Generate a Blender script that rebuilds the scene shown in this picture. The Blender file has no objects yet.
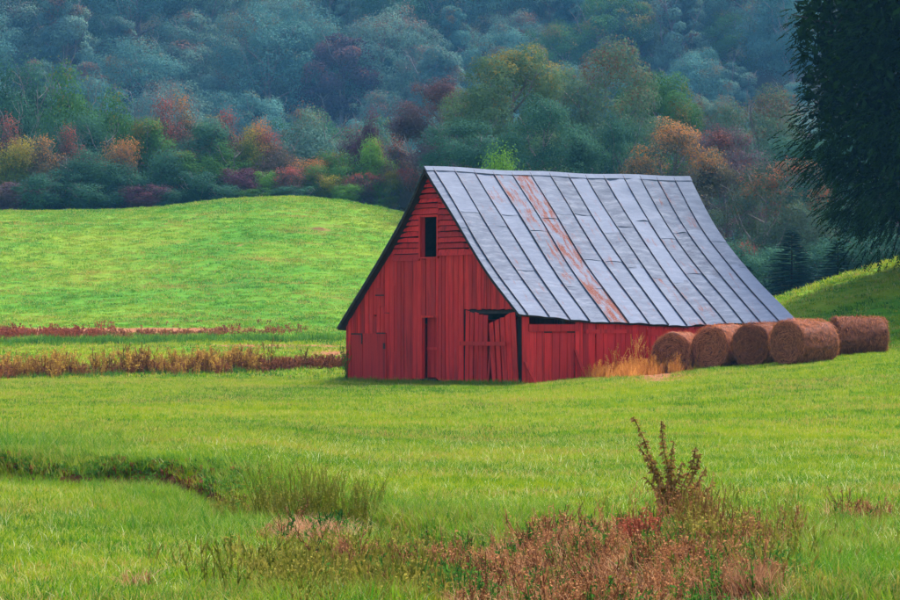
import bpy, math
import numpy as np
from mathutils import Vector

# ------------------------------------------------------------------ camera, sky, sun, exposure
F = 2875.0            # focal length in photo pixels (photo 900 px wide)
HC, HOR = 2.6, 318.0  # camera height, horizon row in the photo
sc = bpy.context.scene
cam = bpy.data.cameras.new('camera'); cam.sensor_width = 36.0; cam.lens = 36.0 * F / 900.0
cam.clip_start = 0.5; cam.clip_end = 3000
camo = bpy.data.objects.new('camera', cam); sc.collection.objects.link(camo)
camo.location = (0, 0, HC)
camo.rotation_euler = (math.radians(90) + math.atan((HOR - 300.0) / F), 0, 0)
sc.camera = camo

SUN_DIR = Vector((0.50, 0.62, 0.0)).normalized()
SUN_EL = math.radians(55)
w = bpy.data.worlds.new('World'); sc.world = w; w.use_nodes = True
nt = w.node_tree
sky = nt.nodes.new('ShaderNodeTexSky'); sky.sky_type = 'NISHITA'; sky.sun_disc = False
sky.sun_elevation = SUN_EL
sky.sun_rotation = math.atan2(SUN_DIR.x, SUN_DIR.y)
sky.dust_density = 2.0
nt.nodes['Background'].inputs['Strength'].default_value = 0.15
nt.links.new(sky.outputs[0], nt.nodes['Background'].inputs['Color'])
sl = bpy.data.lights.new('sun', 'SUN'); sl.energy = 3.2; sl.angle = math.radians(12); sl.color = (1.0, 0.95, 0.86)
slo = bpy.data.objects.new('sun', sl); sc.collection.objects.link(slo)
sd = Vector((SUN_DIR.x * math.cos(SUN_EL), SUN_DIR.y * math.cos(SUN_EL), math.sin(SUN_EL)))
slo.rotation_euler = sd.to_track_quat('Z', 'Y').to_euler()
slo.location = (60, 40, 120)
sc.view_settings.view_transform = 'Standard'; sc.view_settings.look = 'None'
sc.view_settings.exposure = 1.55; sc.view_settings.gamma = 1.0
sc.view_settings.use_curve_mapping = False
sc.cycles.use_denoising = True
sc.cycles.use_adaptive_sampling = True; sc.cycles.adaptive_threshold = 0.025
sc.cycles.max_bounces = 5; sc.cycles.diffuse_bounces = 2; sc.cycles.transmission_bounces = 3
sc.cycles.glossy_bounces = 2; sc.cycles.volume_bounces = 1
sc.cycles.sample_clamp_indirect = 6.0
COL = sc.collection
RNG = np.random.default_rng(11)

# ------------------------------------------------------------------ helpers
def S(a, b, x):
    t = np.clip((np.asarray(x, float) - a) / (b - a), 0, 1)
    return t * t * (3 - 2 * t)
def softp(x, k=1.0):
    return k * np.logaddexp(0, np.asarray(x, float) / k)
def px2xz(px, py, Y):
    return (px - 450.0) / F * Y, HC + (HOR - py) / F * Y
def uv_of(x, y, z):
    return 450 + F * x / y, HOR + F * (HC - z) / y

def tag(o, label=None, cat=None, group=None, kind=None):
    if label: o['label'] = label
    if cat: o['category'] = cat
    if group: o['group'] = group
    if kind: o['kind'] = kind
    return o
def empty(name, loc=(0, 0, 0), rz=0.0):
    o = bpy.data.objects.new(name, None); COL.objects.link(o)
    o.location = loc; o.rotation_euler = (0, 0, rz); o.empty_display_size = 0.2
    return o
def link(name, me, parent=None, mat=None):
    o = bpy.data.objects.new(name, me); COL.objects.link(o)
    if mat is not None and len(me.materials) == 0: me.materials.append(mat)
    if parent is not None: o.parent = parent
    return o
def mesh_np(name, V, faces, mat=None, smooth=False, tone=None):
    """V (n,3); faces: (m,k) int array or a list of index tuples"""
    me = bpy.data.meshes.new(name)
    V = np.asarray(V, np.float32)
    if isinstance(faces, np.ndarray):
        m, k = faces.shape
        me.vertices.add(len(V)); me.vertices.foreach_set('co', V.ravel())
        me.loops.add(m * k); me.loops.foreach_set('vertex_index', faces.astype(np.int32).ravel())
        me.polygons.add(m)
        me.polygons.foreach_set('loop_start', np.arange(0, m * k, k, dtype=np.int32))
        me.update(calc_edges=True)
    else:
        me.from_pydata(V.tolist(), [], [tuple(f) for f in faces])
    if smooth:
        me.polygons.foreach_set('use_smooth', np.ones(len(me.polygons), bool))
    if tone is not None:
        a = me.attributes.new('tone', 'FLOAT', 'FACE'); a.data.foreach_set('value', np.asarray(tone, np.float32))
    if mat is not None: me.materials.append(mat)
    return me
def quad_mesh(name, Q, mat=None, tone=None):
    n = len(Q)
    return mesh_np(name, Q.reshape(-1, 3), np.arange(n * 4).reshape(n, 4), mat, False, tone)
class MB:
    def __init__(s): s.v = []; s.f = []
    def hexa(s, c):                       # 8 corners: bottom 4 then top 4
        b = len(s.v); s.v += [tuple(p) for p in c]
        for q in ((0,3,2,1),(4,5,6,7),(0,1,5,4),(1,2,6,5),(2,3,7,6),(3,0,4,7)): s.f.append(tuple(b + i for i in q))
        return s
    def box(s, x0, x1, y0, y1, z0, z1):
        return s.hexa([(x0,y0,z0),(x1,y0,z0),(x1,y1,z0),(x0,y1,z0),(x0,y0,z1),(x1,y0,z1),(x1,y1,z1),(x0,y1,z1)])
    def tube(s, pts, rad, n=5):
        b = len(s.v); pts = [np.asarray(p, float) for p in pts]
        for i, p in enumerate(pts):
            d = pts[min(i + 1, len(pts) - 1)] - pts[max(i - 1, 0)]
            d = d / (np.linalg.norm(d) + 1e-9)
            a = np.cross(d, (0.31, 0.77, 0.2)); a /= np.linalg.norm(a) + 1e-9
            c = np.cross(d, a)
            for k in range(n):
                t = 2 * math.pi * k / n
                s.v.append(tuple(p + rad[i] * (math.cos(t) * a + math.sin(t) * c)))
        for i in range(len(pts) - 1):
            for k in range(n):
                k2 = (k + 1) % n
                s.f.append((b + i*n + k, b + i*n + k2, b + (i+1)*n + k2, b + (i+1)*n + k))
        return s
    def grid(s, P):                       # P (a,b,3)
        b = len(s.v); na, nb = P.shape[:2]
        s.v += [tuple(p) for p in P.reshape(-1, 3)]
        for i in range(na - 1):
            for j in range(nb - 1):
                s.f.append((b + i*nb + j, b + i*nb + j + 1, b + (i+1)*nb + j + 1, b + (i+1)*nb + j))
        return s
    def build(s, name, mat, parent=None, smooth=False):
        return link(name, mesh_np(name, s.v, s.f, mat, smooth), parent)

# ------------------------------------------------------------------ materials
def new_mat(name):
    m = bpy.data.materials.new(name); m.use_nodes = True
    m.node_tree.nodes.clear()
    return m, m.node_tree
def N(t, kind, **kw):
    n = t.nodes.new('ShaderNode' + kind)
    for k, v in kw.items():
        if k == 'inp':
            for a, b in v.items(): n.inputs[a].default_value = b
        else: setattr(n, k, v)
    return n
def ramp(t, stops, fac):
    r = N(t, 'ValToRGB'); e = r.color_ramp.elements
    while len(e) < len(stops): e.new(0.5)
    for el, (p, c) in zip(e, stops):
        el.position = p; el.color = (*c, 1) if len(c) == 3 else c
    t.links.new(fac, r.inputs[0]); return r.outputs[0]
def mix(t, a, b, fac, blend='MIX'):
    m = N(t, 'MixRGB', blend_type=blend)
    for i, v in ((0, fac), (1, a), (2, b)):
        if isinstance(v, (float, int)): m.inputs[i].default_value = v
        elif isinstance(v, tuple): m.inputs[i].default_value = (*v, 1) if len(v) == 3 else v
        else: t.links.new(v, m.inputs[i])
    return m.outputs[0]
def noise(t, vec, scale, detail=3.0, rough=0.55, out='Fac'):
    n = N(t, 'TexNoise', inp={'Scale': scale, 'Detail': detail, 'Roughness': rough})
    if vec is not None: t.links.new(vec, n.inputs['Vector'])
    return n.outputs[out]
def mapping(t, vec, scale=(1, 1, 1), loc=(0, 0, 0)):
    m = N(t, 'Mapping'); m.inputs['Scale'].default_value = scale; m.inputs['Location'].default_value = loc
    t.links.new(vec, m.inputs['Vector']); return m.outputs[0]
def mth(t, op, a, b=None, clamp=False):
    m = N(t, 'Math', operation=op, use_clamp=clamp)
    for i, v in ((0, a), (1, b)):
        if v is None: continue
        if isinstance(v, (float, int)): m.inputs[i].default_value = v
        else: t.links.new(v, m.inputs[i])
    return m.outputs[0]
def leafy_surface(t, col, trans=0.35, rough=0.8, spec=0.02):
    out = N(t, 'OutputMaterial')
    p = N(t, 'BsdfPrincipled', inp={'Roughness': rough, 'Specular IOR Level': spec})
    t.links.new(col, p.inputs['Base Color'])
    tr = N(t, 'BsdfTranslucent'); t.links.new(col, tr.inputs['Color'])
    mx = N(t, 'MixShader', inp={0: trans})
    t.links.new(p.outputs[0], mx.inputs[1]); t.links.new(tr.outputs[0], mx.inputs[2])
    t.links.new(mx.outputs[0], out.inputs['Surface'])

def leaf_mat(name, c_dark, c_light, c_autumn=None, amount=0.0, top=0.0, trans=0.3, scale=0.35):
    m, t = new_mat(name)
    tone = N(t, 'Attribute', attribute_name='tone').outputs['Fac']
    oi = N(t, 'ObjectInfo'); tc = N(t, 'TexCoord')
    f = mth(t, 'ADD', tone, mth(t, 'MULTIPLY', mth(t, 'SUBTRACT', oi.outputs['Random'], 0.5), 0.35))
    col = ramp(t, [(0.0, c_dark), (1.0, c_light)], f)
    if c_autumn is not None:
        g = N(t, 'SeparateXYZ'); t.links.new(tc.outputs['Generated'], g.inputs[0])
        n = noise(t, tc.outputs['Object'], scale, 4.0, 0.6)
        a = mth(t, 'ADD', mth(t, 'ADD', n, mth(t, 'MULTIPLY', mth(t, 'SUBTRACT', g.outputs['Z'], 0.6), top)),
                mth(t, 'MULTIPLY', mth(t, 'SUBTRACT', tone, 0.5), 0.3))
        fac = ramp(t, [(0.62 - amount * 0.34 , (0, 0, 0)), (0.70 - amount * 0.34, (1, 1, 1))], a)
        au2 = mix(t, c_autumn, tuple(x * 0.45 for x in c_autumn), tone)
        col = mix(t, col, au2, fac)
    leafy_surface(t, col, trans)
    return m

def simple_leaf(name, c1, c2, trans=0.3, scale=0.5):
    """plants / grass: colour varies by instance and by where it grows"""
    m, t = new_mat(name)
    oi = N(t, 'ObjectInfo'); geo = N(t, 'NewGeometry')
    n = noise(t, geo.outputs['Position'], scale, 3.0)
    f = mth(t, 'ADD', mth(t, 'MULTIPLY', oi.outputs['Random'], 0.55), mth(t, 'MULTIPLY', n, 0.5), clamp=True)
    tone = N(t, 'Attribute', attribute_name='tone').outputs['Fac']
    f = mth(t, 'ADD', f, mth(t, 'MULTIPLY', mth(t, 'SUBTRACT', tone, 0.5), 0.5), clamp=True)
    leafy_surface(t, ramp(t, [(0.1, c1), (0.9, c2)], f), trans)
    return m

GREEN_D, GREEN_M, GREEN_Y = (0.028, 0.118, 0.006), (0.104, 0.250, 0.006), (0.275, 0.310, 0.008)
def field_colour(t, geo_pos, rnd=None):
    """pasture greens by place; used by the turf below and the grass on it"""
    big = noise(t, geo_pos, 0.09, 3.0, 0.5)
    mid = noise(t, mapping(t, geo_pos, (0.5, 1.0, 1.0)), 0.9, 4.0, 0.6)
    f = mth(t, 'ADD', mth(t, 'MULTIPLY', mth(t, 'ADD', big, -0.09), 0.95), mth(t, 'MULTIPLY', mid, 0.45))
    if rnd is not None: f = mth(t, 'ADD', f, mth(t, 'MULTIPLY', mth(t, 'SUBTRACT', rnd, 0.5), 0.65))
    near_c = ramp(t, [(0.32, GREEN_D), (0.54, GREEN_M), (0.78, GREEN_Y)], f)
    far_c = ramp(t, [(0.27, (0.036, 0.145, 0.012)), (0.56, (0.088, 0.235, 0.015)), (0.90, (0.230, 0.290, 0.020))], f)   # the hill is a fresher sward
    sp = N(t, 'SeparateXYZ'); t.links.new(geo_pos, sp.inputs[0])
    mr = N(t, 'MapRange', inp={1: 140.0, 2: 175.0}); t.links.new(sp.outputs['Y'], mr.inputs[0])
    return mix(t, near_c, far_c, mr.outputs[0])

def ground_mat():
    m, t = new_mat('meadow_ground')
    geo = N(t, 'NewGeometry'); pos = geo.outputs['Position']
    col = field_colour(t, pos)
    streak = noise(t, mapping(t, pos, (0.30, 0.9, 1.0)), 3.2, 5.0, 0.75)
    col = mix(t, col, (0.020, 0.075, 0.010), ramp(t, [(0.52, (0, 0, 0)), (0.72, (0.75,) * 3)], streak))
    fleck = noise(t, pos, 5.0, 4.0, 0.7)
    col = mix(t, col, (0.30, 0.30, 0.05), ramp(t, [(0.60, (0, 0, 0)), (0.78, (0.5,) * 3)], fleck))
    dryn = noise(t, mapping(t, pos, (0.3, 0.8, 1), (9, 4, 0)), 0.5, 5.0, 0.65)
    col = mix(t, col, (0.26, 0.12, 0.03), ramp(t, [(0.56, (0, 0, 0)), (0.74, (0.7,) * 3)], dryn))
    dry = N(t, 'Attribute', attribute_name='dry').outputs['Fac']
    soil = N(t, 'Attribute', attribute_name='soil').outputs['Fac']
    dcol = mix(t, (0.20, 0.065, 0.03), (0.42, 0.19, 0.08), noise(t, pos, 2.2, 5.0, 0.7))
    jag = mth(t, 'ADD', dry, mth(t, 'MULTIPLY', mth(t, 'SUBTRACT', noise(t, mapping(t, pos, (1, 1.6, 1)), 1.3, 5.0, 0.7), 0.5), 0.9))
    col = mix(t, col, dcol, ramp(t, [(0.42, (0, 0, 0)), (0.6, (1, 1, 1))], jag))
    jag2 = mth(t, 'ADD', soil, mth(t, 'MULTIPLY', mth(t, 'SUBTRACT', noise(t, pos, 2.5, 5.0, 0.7), 0.5), 0.8))
    scol = mix(t, (0.055, 0.018, 0.010), (0.20, 0.065, 0.035), noise(t, pos, 4.0, 4.0, 0.7))
    col = mix(t, col, scol, ramp(t, [(0.42, (0, 0, 0)), (0.6, (1, 1, 1))], jag2))
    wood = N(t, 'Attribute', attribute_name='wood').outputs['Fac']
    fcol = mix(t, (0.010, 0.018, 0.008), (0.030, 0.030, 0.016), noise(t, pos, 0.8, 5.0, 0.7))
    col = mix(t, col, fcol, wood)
    out = N(t, 'OutputMaterial'); p = N(t, 'BsdfPrincipled', inp={'Roughness': 0.95, 'Specular IOR Level': 0.05})
    t.links.new(col, p.inputs['Base Color'])
    b = N(t, 'Bump', inp={'Strength': 0.9, 'Distance': 0.25})
    hgt = mth(t, 'ADD', mth(t, 'MULTIPLY', streak, 1.0), mth(t, 'MULTIPLY', noise(t, pos, 6.0, 5.0, 0.75), 0.5))
    t.links.new(hgt, b.inputs['Height']); t.links.new(b.outputs[0], p.inputs['Normal'])
    t.links.new(p.outputs[0], out.inputs['Surface'])
    return m

def grass_mat(name, c_mix=None, amount=0.0, trans=0.4):
    m, t = new_mat(name)
    geo = N(t, 'NewGeometry'); oi = N(t, 'ObjectInfo')
    col = field_colour(t, geo.outputs['Position'], oi.outputs['Random'])
    tone = N(t, 'Attribute', attribute_name='tone').outputs['Fac']
    # single straw-pale and rusty blades, here and there
    dryn = noise(t, mapping(t, geo.outputs['Position'], (0.3, 0.8, 1), (9, 4, 0)), 0.5, 5.0, 0.65)
    k = mth(t, 'ADD', tone, mth(t, 'MULTIPLY', mth(t, 'SUBTRACT', dryn, 0.5), 1.6))
    col = mix(t, col, (0.50, 0.46, 0.13), ramp(t, [(0.76, (0, 0, 0)), (0.90, (0.85,) * 3)], k))
    col = mix(t, col, (0.36, 0.17, 0.04), ramp(t, [(0.90, (0, 0, 0)), (1.02, (0.8,) * 3)], k))
    if c_mix is not None: col = mix(t, col, c_mix, amount)
    leafy_surface(t, col, trans, 0.6, 0.05)
    return m

def wood_mat(name, base, dark, light, grey=0.28):
    m, t = new_mat(name)
    tc = N(t, 'TexCoord'); oi = N(t, 'ObjectInfo'); obj = tc.outputs['Object']
    off = N(t, 'CombineXYZ'); t.links.new(mth(t, 'MULTIPLY', oi.outputs['Random'], 37.0), off.inputs[0])
    va = N(t, 'VectorMath', operation='ADD'); t.links.new(obj, va.inputs[0]); t.links.new(off.outputs[0], va.inputs[1])
    v = va.outputs[0]
    grain = noise(t, mapping(t, v, (22, 22, 0.9)), 1.0, 5.0, 0.65)
    blot = noise(t, mapping(t, v, (1.6, 1.6, 0.7)), 1.2, 5.0, 0.65)
    col = mix(t, base, light, ramp(t, [(0.45, (0, 0, 0)), (0.75, (0.8,) * 3)], blot))
    col = mix(t, col, dark, ramp(t, [(0.50, (0, 0, 0)), (0.70, (0.75,) * 3)], grain))
    col = mix(t, col, dark, mth(t, 'MULTIPLY', oi.outputs['Random'], 0.7))
    st = noise(t, mapping(t, v, (7, 7, 0.35), (1, 5, 3)), 1.0, 4.0, 0.6)
    col = mix(t, col, tuple(c * 0.45 for c in dark), ramp(t, [(0.52, (0, 0, 0)), (0.70, (0.7,) * 3)], st))
    worn = noise(t, mapping(t, v, (9, 9, 1.1), (4, 2, 7)), 1.0, 6.0, 0.7)
    col = mix(t, col, (0.30, 0.16, 0.14), mth(t, 'MULTIPLY', ramp(t, [(0.62, (0, 0, 0)), (0.74, (1, 1, 1))], worn), grey))
    out = N(t, 'OutputMaterial'); p = N(t, 'BsdfPrincipled', inp={'Roughness': 0.8, 'Specular IOR Level': 0.2})
    t.links.new(col, p.inputs['Base Color'])
    b = N(t, 'Bump', inp={'Strength': 0.6, 'Distance': 0.02}); t.links.new(grain, b.inputs['Height'])
    t.links.new(b.outputs[0], p.inputs['Normal']); t.links.new(p.outputs[0], out.inputs['Surface'])
    return m

def plain_mat(name, c1, c2, scale=3.0, rough=0.85, metal=0.0, stretch=(1, 1, 1), bump=0.3):
    m, t = new_mat(name)
    tc = N(t, 'TexCoord')
    n = noise(t, mapping(t, tc.outputs['Object'], stretch), scale, 5.0, 0.65)
    out = N(t, 'OutputMaterial'); p = N(t, 'BsdfPrincipled', inp={'Roughness': rough, 'Metallic': metal, 'Specular IOR Level': 0.2})
    t.links.new(ramp(t, [(0.3, c1), (0.7, c2)], n), p.inputs['Base Color'])
    b = N(t, 'Bump', inp={'Strength': bump, 'Distance': 0.03}); t.links.new(n, b.inputs['Height'])
    t.links.new(b.outputs[0], p.inputs['Normal']); t.links.new(p.outputs[0], out.inputs['Surface'])
    return m

def roof_mat():
    m, t = new_mat('galvanised_sheet')
    tc = N(t, 'TexCoord'); oi = N(t, 'ObjectInfo'); obj = tc.outputs['Object']
    a = N(t, 'Attribute', attribute_name='along').outputs['Fac']      # metres down the slope
    cx = N(t, 'CombineXYZ'); sp = N(t, 'SeparateXYZ'); t.links.new(obj, sp.inputs[0])
    t.links.new(sp.outputs['Y'], cx.inputs[0]); t.links.new(a, cx.inputs[1])
    v = cx.outputs[0]
    weather = noise(t, mapping(t, v, (0.5, 2.6, 1)), 2.0, 6.0, 0.7)
    col = ramp(t, [(0.32, (0.034, 0.042, 0.072)), (0.50, (0.092, 0.108, 0.150)), (0.70, (0.21, 0.225, 0.27))], weather)
    col = mix(t, col, (0.17, 0.20, 0.28), mth(t, 'MULTIPLY', oi.outputs['Random'], 0.65))
    fine = noise(t, mapping(t, v, (1.2, 9.0, 1)), 4.0, 4.0, 0.8)
    col = mix(t, col, (0.14, 0.15, 0.20), ramp(t, [(0.48, (0, 0, 0)), (0.66, (0.75,) * 3)], fine))
    # rust: how rusty a sheet is comes with the sheet
    oc = N(t, 'SeparateColor'); t.links.new(oi.outputs['Color'], oc.inputs[0])
    rn = noise(t, mapping(t, v, (2.0, 0.55, 1)), 1.9, 6.0, 0.75)
    rust = mth(t, 'ADD', rn, mth(t, 'SUBTRACT', mth(t, 'MULTIPLY', oc.outputs[0], 0.42), 0.20))
    rf = ramp(t, [(0.54, (0, 0, 0)), (0.66, (1, 1, 1))], rust)
    rc = mix(t, (0.085, 0.022, 0.014), (0.24, 0.068, 0.040), noise(t, mapping(t, v, (6, 2, 1)), 3.0, 5.0, 0.75))
    rc = mix(t, rc, (0.30, 0.28, 0.31), ramp(t, [(0.5, (0, 0, 0)), (0.68, (0.7,) * 3)], noise(t, mapping(t, v, (3, 7, 1), (3, 0, 0)), 4.0, 5.0, 0.8)))
    col = mix(t, col, rc, rf)
    out = N(t, 'OutputMaterial'); p = N(t, 'BsdfPrincipled', inp={'Metallic': 0.12, 'Specular IOR Level': 0.12})
    t.links.new(col, p.inputs['Base Color'])
    t.links.new(ramp(t, [(0.0, (0.62,) * 3), (1.0, (0.92,) * 3)], mth(t, 'MAXIMUM', rf, weather)), p.inputs['Roughness'])
    b = N(t, 'Bump', inp={'Strength': 0.35, 'Distance': 0.02}); t.links.new(fine, b.inputs['Height'])
    t.links.new(b.outputs[0], p.inputs['Normal']); t.links.new(p.outputs[0], out.inputs['Surface'])
    return m

M = {}
M['ground'] = ground_mat()
M['red'] = wood_mat('red_paint_boards', (0.62, 0.019, 0.016), (0.22, 0.009, 0.009), (0.70, 0.042, 0.030))
M['red_side'] = M['red']
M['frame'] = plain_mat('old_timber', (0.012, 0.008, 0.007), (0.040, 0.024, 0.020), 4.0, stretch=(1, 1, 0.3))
M['roof'] = roof_mat()
M['seam'] = plain_mat('shadow_toned_seam_metal', (0.042, 0.042, 0.068), (0.09, 0.08, 0.10), 5.0, 0.6, 0.3)  # metal darkened so the colour carries the shadow lines of the standing seams
M['bark'] = plain_mat('bark', (0.08, 0.065, 0.06), (0.24, 0.20, 0.18), 3.0, stretch=(3, 3, 0.5), bump=0.8)
M['bark_dark'] = plain_mat('dark_bark', (0.015, 0.011, 0.009), (0.05, 0.036, 0.028), 3.0, stretch=(3, 3, 0.5), bump=0.8)
M['hay'] = plain_mat('weathered_hay', (0.034, 0.009, 0.005), (0.27, 0.076, 0.034), 7.0, stretch=(1, 1, 1), bump=0.9)
M['straw'] = simple_leaf('hay_strand', (0.07, 0.018, 0.008), (0.54, 0.185, 0.080), 0.2)

# ------------------------------------------------------------------ terrain
CREST_X = [-90, -60, -36, -28, -23, -17.6, -12.8, -8.8, -5.6, -2.4, 2, 8, 16, 40, 90]
CREST_Z = [12.2, 11.8, 11.35, 11.4, 11.7, 12.35, 12.55, 12.2, 11.6, 10.8, 9.4, 7.0, 5.0, 5.5, 9.0]
DITCH = []
for u, v in ((-160, 470), (-30, 477), (60, 481), (120, 484), (190, 491), (255, 508), (330, 521), (420, 540), (480, 565), (560, 585), (680, 598), (900, 612)):
    Yd = HC * F / (v - HOR); DITCH.append(((u - 450) / F * Yd, Yd))
DITCH = np.array(DITCH)
def ditch_dist(x, y):
    x = np.asarray(x, float); y = np.asarray(y, float)
    best = np.full(np.broadcast(x, y).shape, 1e9)
    for (ax, ay), (bx, by) in zip(DITCH[:-1], DITCH[1:]):
        dx, dy = bx - ax, by - ay
        t = np.clip(((x - ax) * dx + (y - ay) * dy) / (dx * dx + dy * dy), 0, 1)
        best = np.minimum(best, np.hypot(x - ax - t * dx, y - ay - t * dy))
    return best
def wob(x, y):
    return (np.sin(x * 0.71 + 1.3 * np.sin(y * 0.23)) * np.sin(y * 0.37 + 0.8) + 0.5 * np.sin(x * 1.9 + y * 0.9) * np.sin(y * 1.3 - x * 0.4))
def H(x, y):
    x = np.asarray(x, float); y = np.asarray(y, float)
    z = 0.2 * S(60, 100, y) + 0.035 * wob(x, y)
    z = z + 0.085 * softp(x - 2.2, 0.6) * S(55, 103, y)
    z = z + 0.24 * softp(np.minimum(x, 60) - 6.5, 1.2) * S(103, 133, y) * (1 - 0.55 * S(134, 170, y))
    left = 1 - S(-2, 13, x)
    z = z + 1.42 * S(110, 166, y) * left
    cz = np.interp(x, CREST_X, CREST_Z) - 1.62
    lm = 1 - 0.65 * S(2, 20, x)
    z = z + cz * lm * S(156, 238, y) * (1 - 0.30 * S(238, 270, y))
    z = z + 0.60 * softp(np.minimum(y, 800) - 522, 8)
    d = ditch_dist(x, y)
    wd = 0.55 + 0.2 * np.sin(x * 1.7)
    z = z - 0.30 * np.exp(-(d / wd) ** 2) * (y < 70)
    sdist = y - np.interp(x, DITCH[:, 0], DITCH[:, 1])
    z = z + 0.34 * S(0.0, 0.5 + 0.12 * np.sin(x * 2.3), sdist) * (1 - S(8, 34, sdist)) * (1 - 0.75 * S(-3.6, -1.0, x))
    return z
# where the sward is dry or bare (photo column u, row v of a ground point)
def blob(u, v, cu, cv, ru, rv): return np.exp(-(((u - cu) / ru) ** 2 + ((v - cv) / rv) ** 2))
def dry_mask(x, y, z):
    u, v = uv_of(x, y, z); near = (y < 70); mid = (y > 100) & (y < 250)
    m = 1.5 * blob(u, v, 570, 586, 125, 46) + 1.2 * blob(u, v, 705, 578, 92, 44) + 1.3 * blob(u, v, 318, 539, 46, 11) \
        + 0.55 * blob(u, v, 370, 578, 90, 20) + 0.55 * blob(u, v, 860, 520, 60, 8) + 0.8 * blob(u, v, 135, 588, 14, 7)
    m = m * near
    g = 1.15 * blob(u, v, 60, 332, 130, 4.5) + 0.6 * blob(u, v, 220, 330, 90, 3.0) + 0.8 * blob(u, v, 270, 346, 120, 2.0) \
        + 0.8 * blob(u, v, 330, 353, 30, 4) + 0.55 * blob(u, v, 322, 230, 14, 6) + 0.6 * blob(u, v, 240, 245, 7, 3) + 0.42 * blob(u, v, 210, 215, 50, 16)
    g = g * mid
    b = 0.9 * blob(u, v, 650, 374, 60, 12) * ((y > 90) & (y < 112))
    return m + g + b
def soil_mask(x, y, z):
    d = ditch_dist(x, y); u, v = uv_of(x, y, z)
    m = 1.25 * np.exp(-(d / 0.5) ** 2) * (0.35 + 0.65 * blob(u, v, 120, 480, 110, 30)) * (y < 70)
    m = m + 0.62 * blob(u, v, 318, 229, 14, 5) * ((y > 150) & (y < 250)) + 0.55 * blob(u, v, 50, 331, 60, 4) * ((y > 110) & (y < 200))
    return m

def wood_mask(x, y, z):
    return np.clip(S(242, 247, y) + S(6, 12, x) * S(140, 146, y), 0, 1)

xs = np.concatenate([np.linspace(-420, -75, 24)[:-1], np.arange(-75, -22, 1.0), np.arange(-22, 24, 0.25), np.arange(24, 80, 1.0), np.linspace(80, 420, 24)])
ys = np.concatenate([np.linspace(-60, 20, 10)[:-1], np.arange(20, 62, 0.22), np.arange(62, 135, 0.6), np.arange(135, 270, 1.2), np.arange(270, 700, 6.0), np.linspace(700, 1300, 24)])
X, Y = np.meshgrid(xs, ys); Z = H(X, Y)
V = np.stack([X, Y, Z], -1).reshape(-1, 3); nx, ny = len(xs), len(ys)
i = np.arange(nx * ny).reshape(ny, nx)
Fq = np.stack([i[:-1, :-1], i[:-1, 1:], i[1:, 1:], i[1:, :-1]], -1).reshape(-1, 4)
me = mesh_np('ground', V, Fq, M['ground'], True)
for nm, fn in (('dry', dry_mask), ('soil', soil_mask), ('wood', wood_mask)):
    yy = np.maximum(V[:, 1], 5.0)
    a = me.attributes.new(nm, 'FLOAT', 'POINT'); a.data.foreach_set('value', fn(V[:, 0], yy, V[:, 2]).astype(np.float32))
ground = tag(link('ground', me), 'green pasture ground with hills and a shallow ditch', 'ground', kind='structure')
def hz(x, y): return float(H(x, y))

# ------------------------------------------------------------------ barn
ANG = math.radians(47); CA, SA = math.cos(ANG), math.sin(ANG)
BX, BY = 2.47, 100.0                       # near corner of the walls
BW, BL = 9.23, 14.19
def on_front(px, py, c=0.0):               # photo pixel -> (local x, z) in the plane local y = c
    q = (px - 450) / F
    x0, y0 = BX + c * SA, BY + c * CA
    x = (q * y0 - x0) / (CA + q * SA)      # world X = x0 + x*CA, Y = y0 - x*SA
    return x, HC + (HOR - py) / F * (y0 - x * SA)
def on_side(px, py, c=0.0):                # plane local x = c -> (local y, z)
    q = (px - 450) / F
    x0, y0 = BX + c * CA, BY - c * SA
    t = (q * y0 - x0) / (SA - q * CA)
    return t, HC + (HOR - py) / F * (y0 + t * CA)
def loc2w(x, y): return BX + x * CA + y * SA, BY - x * SA + y * CA
def gl(x, y):                              # ground height at a barn-local point
    return hz(*loc2w(x, y))
barn = tag(empty('barn', (BX, BY, 0), -ANG), 'weathered red wooden barn with rust-streaked grey metal roof', 'barn')

OV = 0.34
def prof(pts, c): return np.array([on_front(u, v, c) for u, v in pts])
PF = prof([(424, 168), (452.5, 215), (485, 268), (519, 314.5)], -OV)
PR = prof([(690, 178), (718, 231), (757, 279), (797, 321)], BL + OV)
PL = prof([(424, 168), (400, 221.5), (368, 275.5), (336, 329)], -OV)
RX = PF[0, 0]
PLr = PL.copy(); PLr[:, 1] += PR[0, 1] - PF[0, 1]; PLr[:, 0] += PR[0, 0] - PF[0, 0]
def catmull(P, t):
    n = len(P) - 1; t = np.clip(np.asarray(t, float), 0, 1) * n
    k = np.minimum(t.astype(int), n - 1); f = (t - k)[..., None]
    Q = np.vstack([2 * P[0] - P[1], P, 2 * P[-1] - P[-2]])
    p0, p1, p2, p3 = Q[k], Q[k + 1], Q[k + 2], Q[k + 3]
    return 0.5 * (2 * p1 + (p2 - p0) * f + (2 * p0 - 5 * p1 + 4 * p2 - p3) * f ** 2 + (3 * p1 - p0 - 3 * p2 + p3) * f ** 3)
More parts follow.
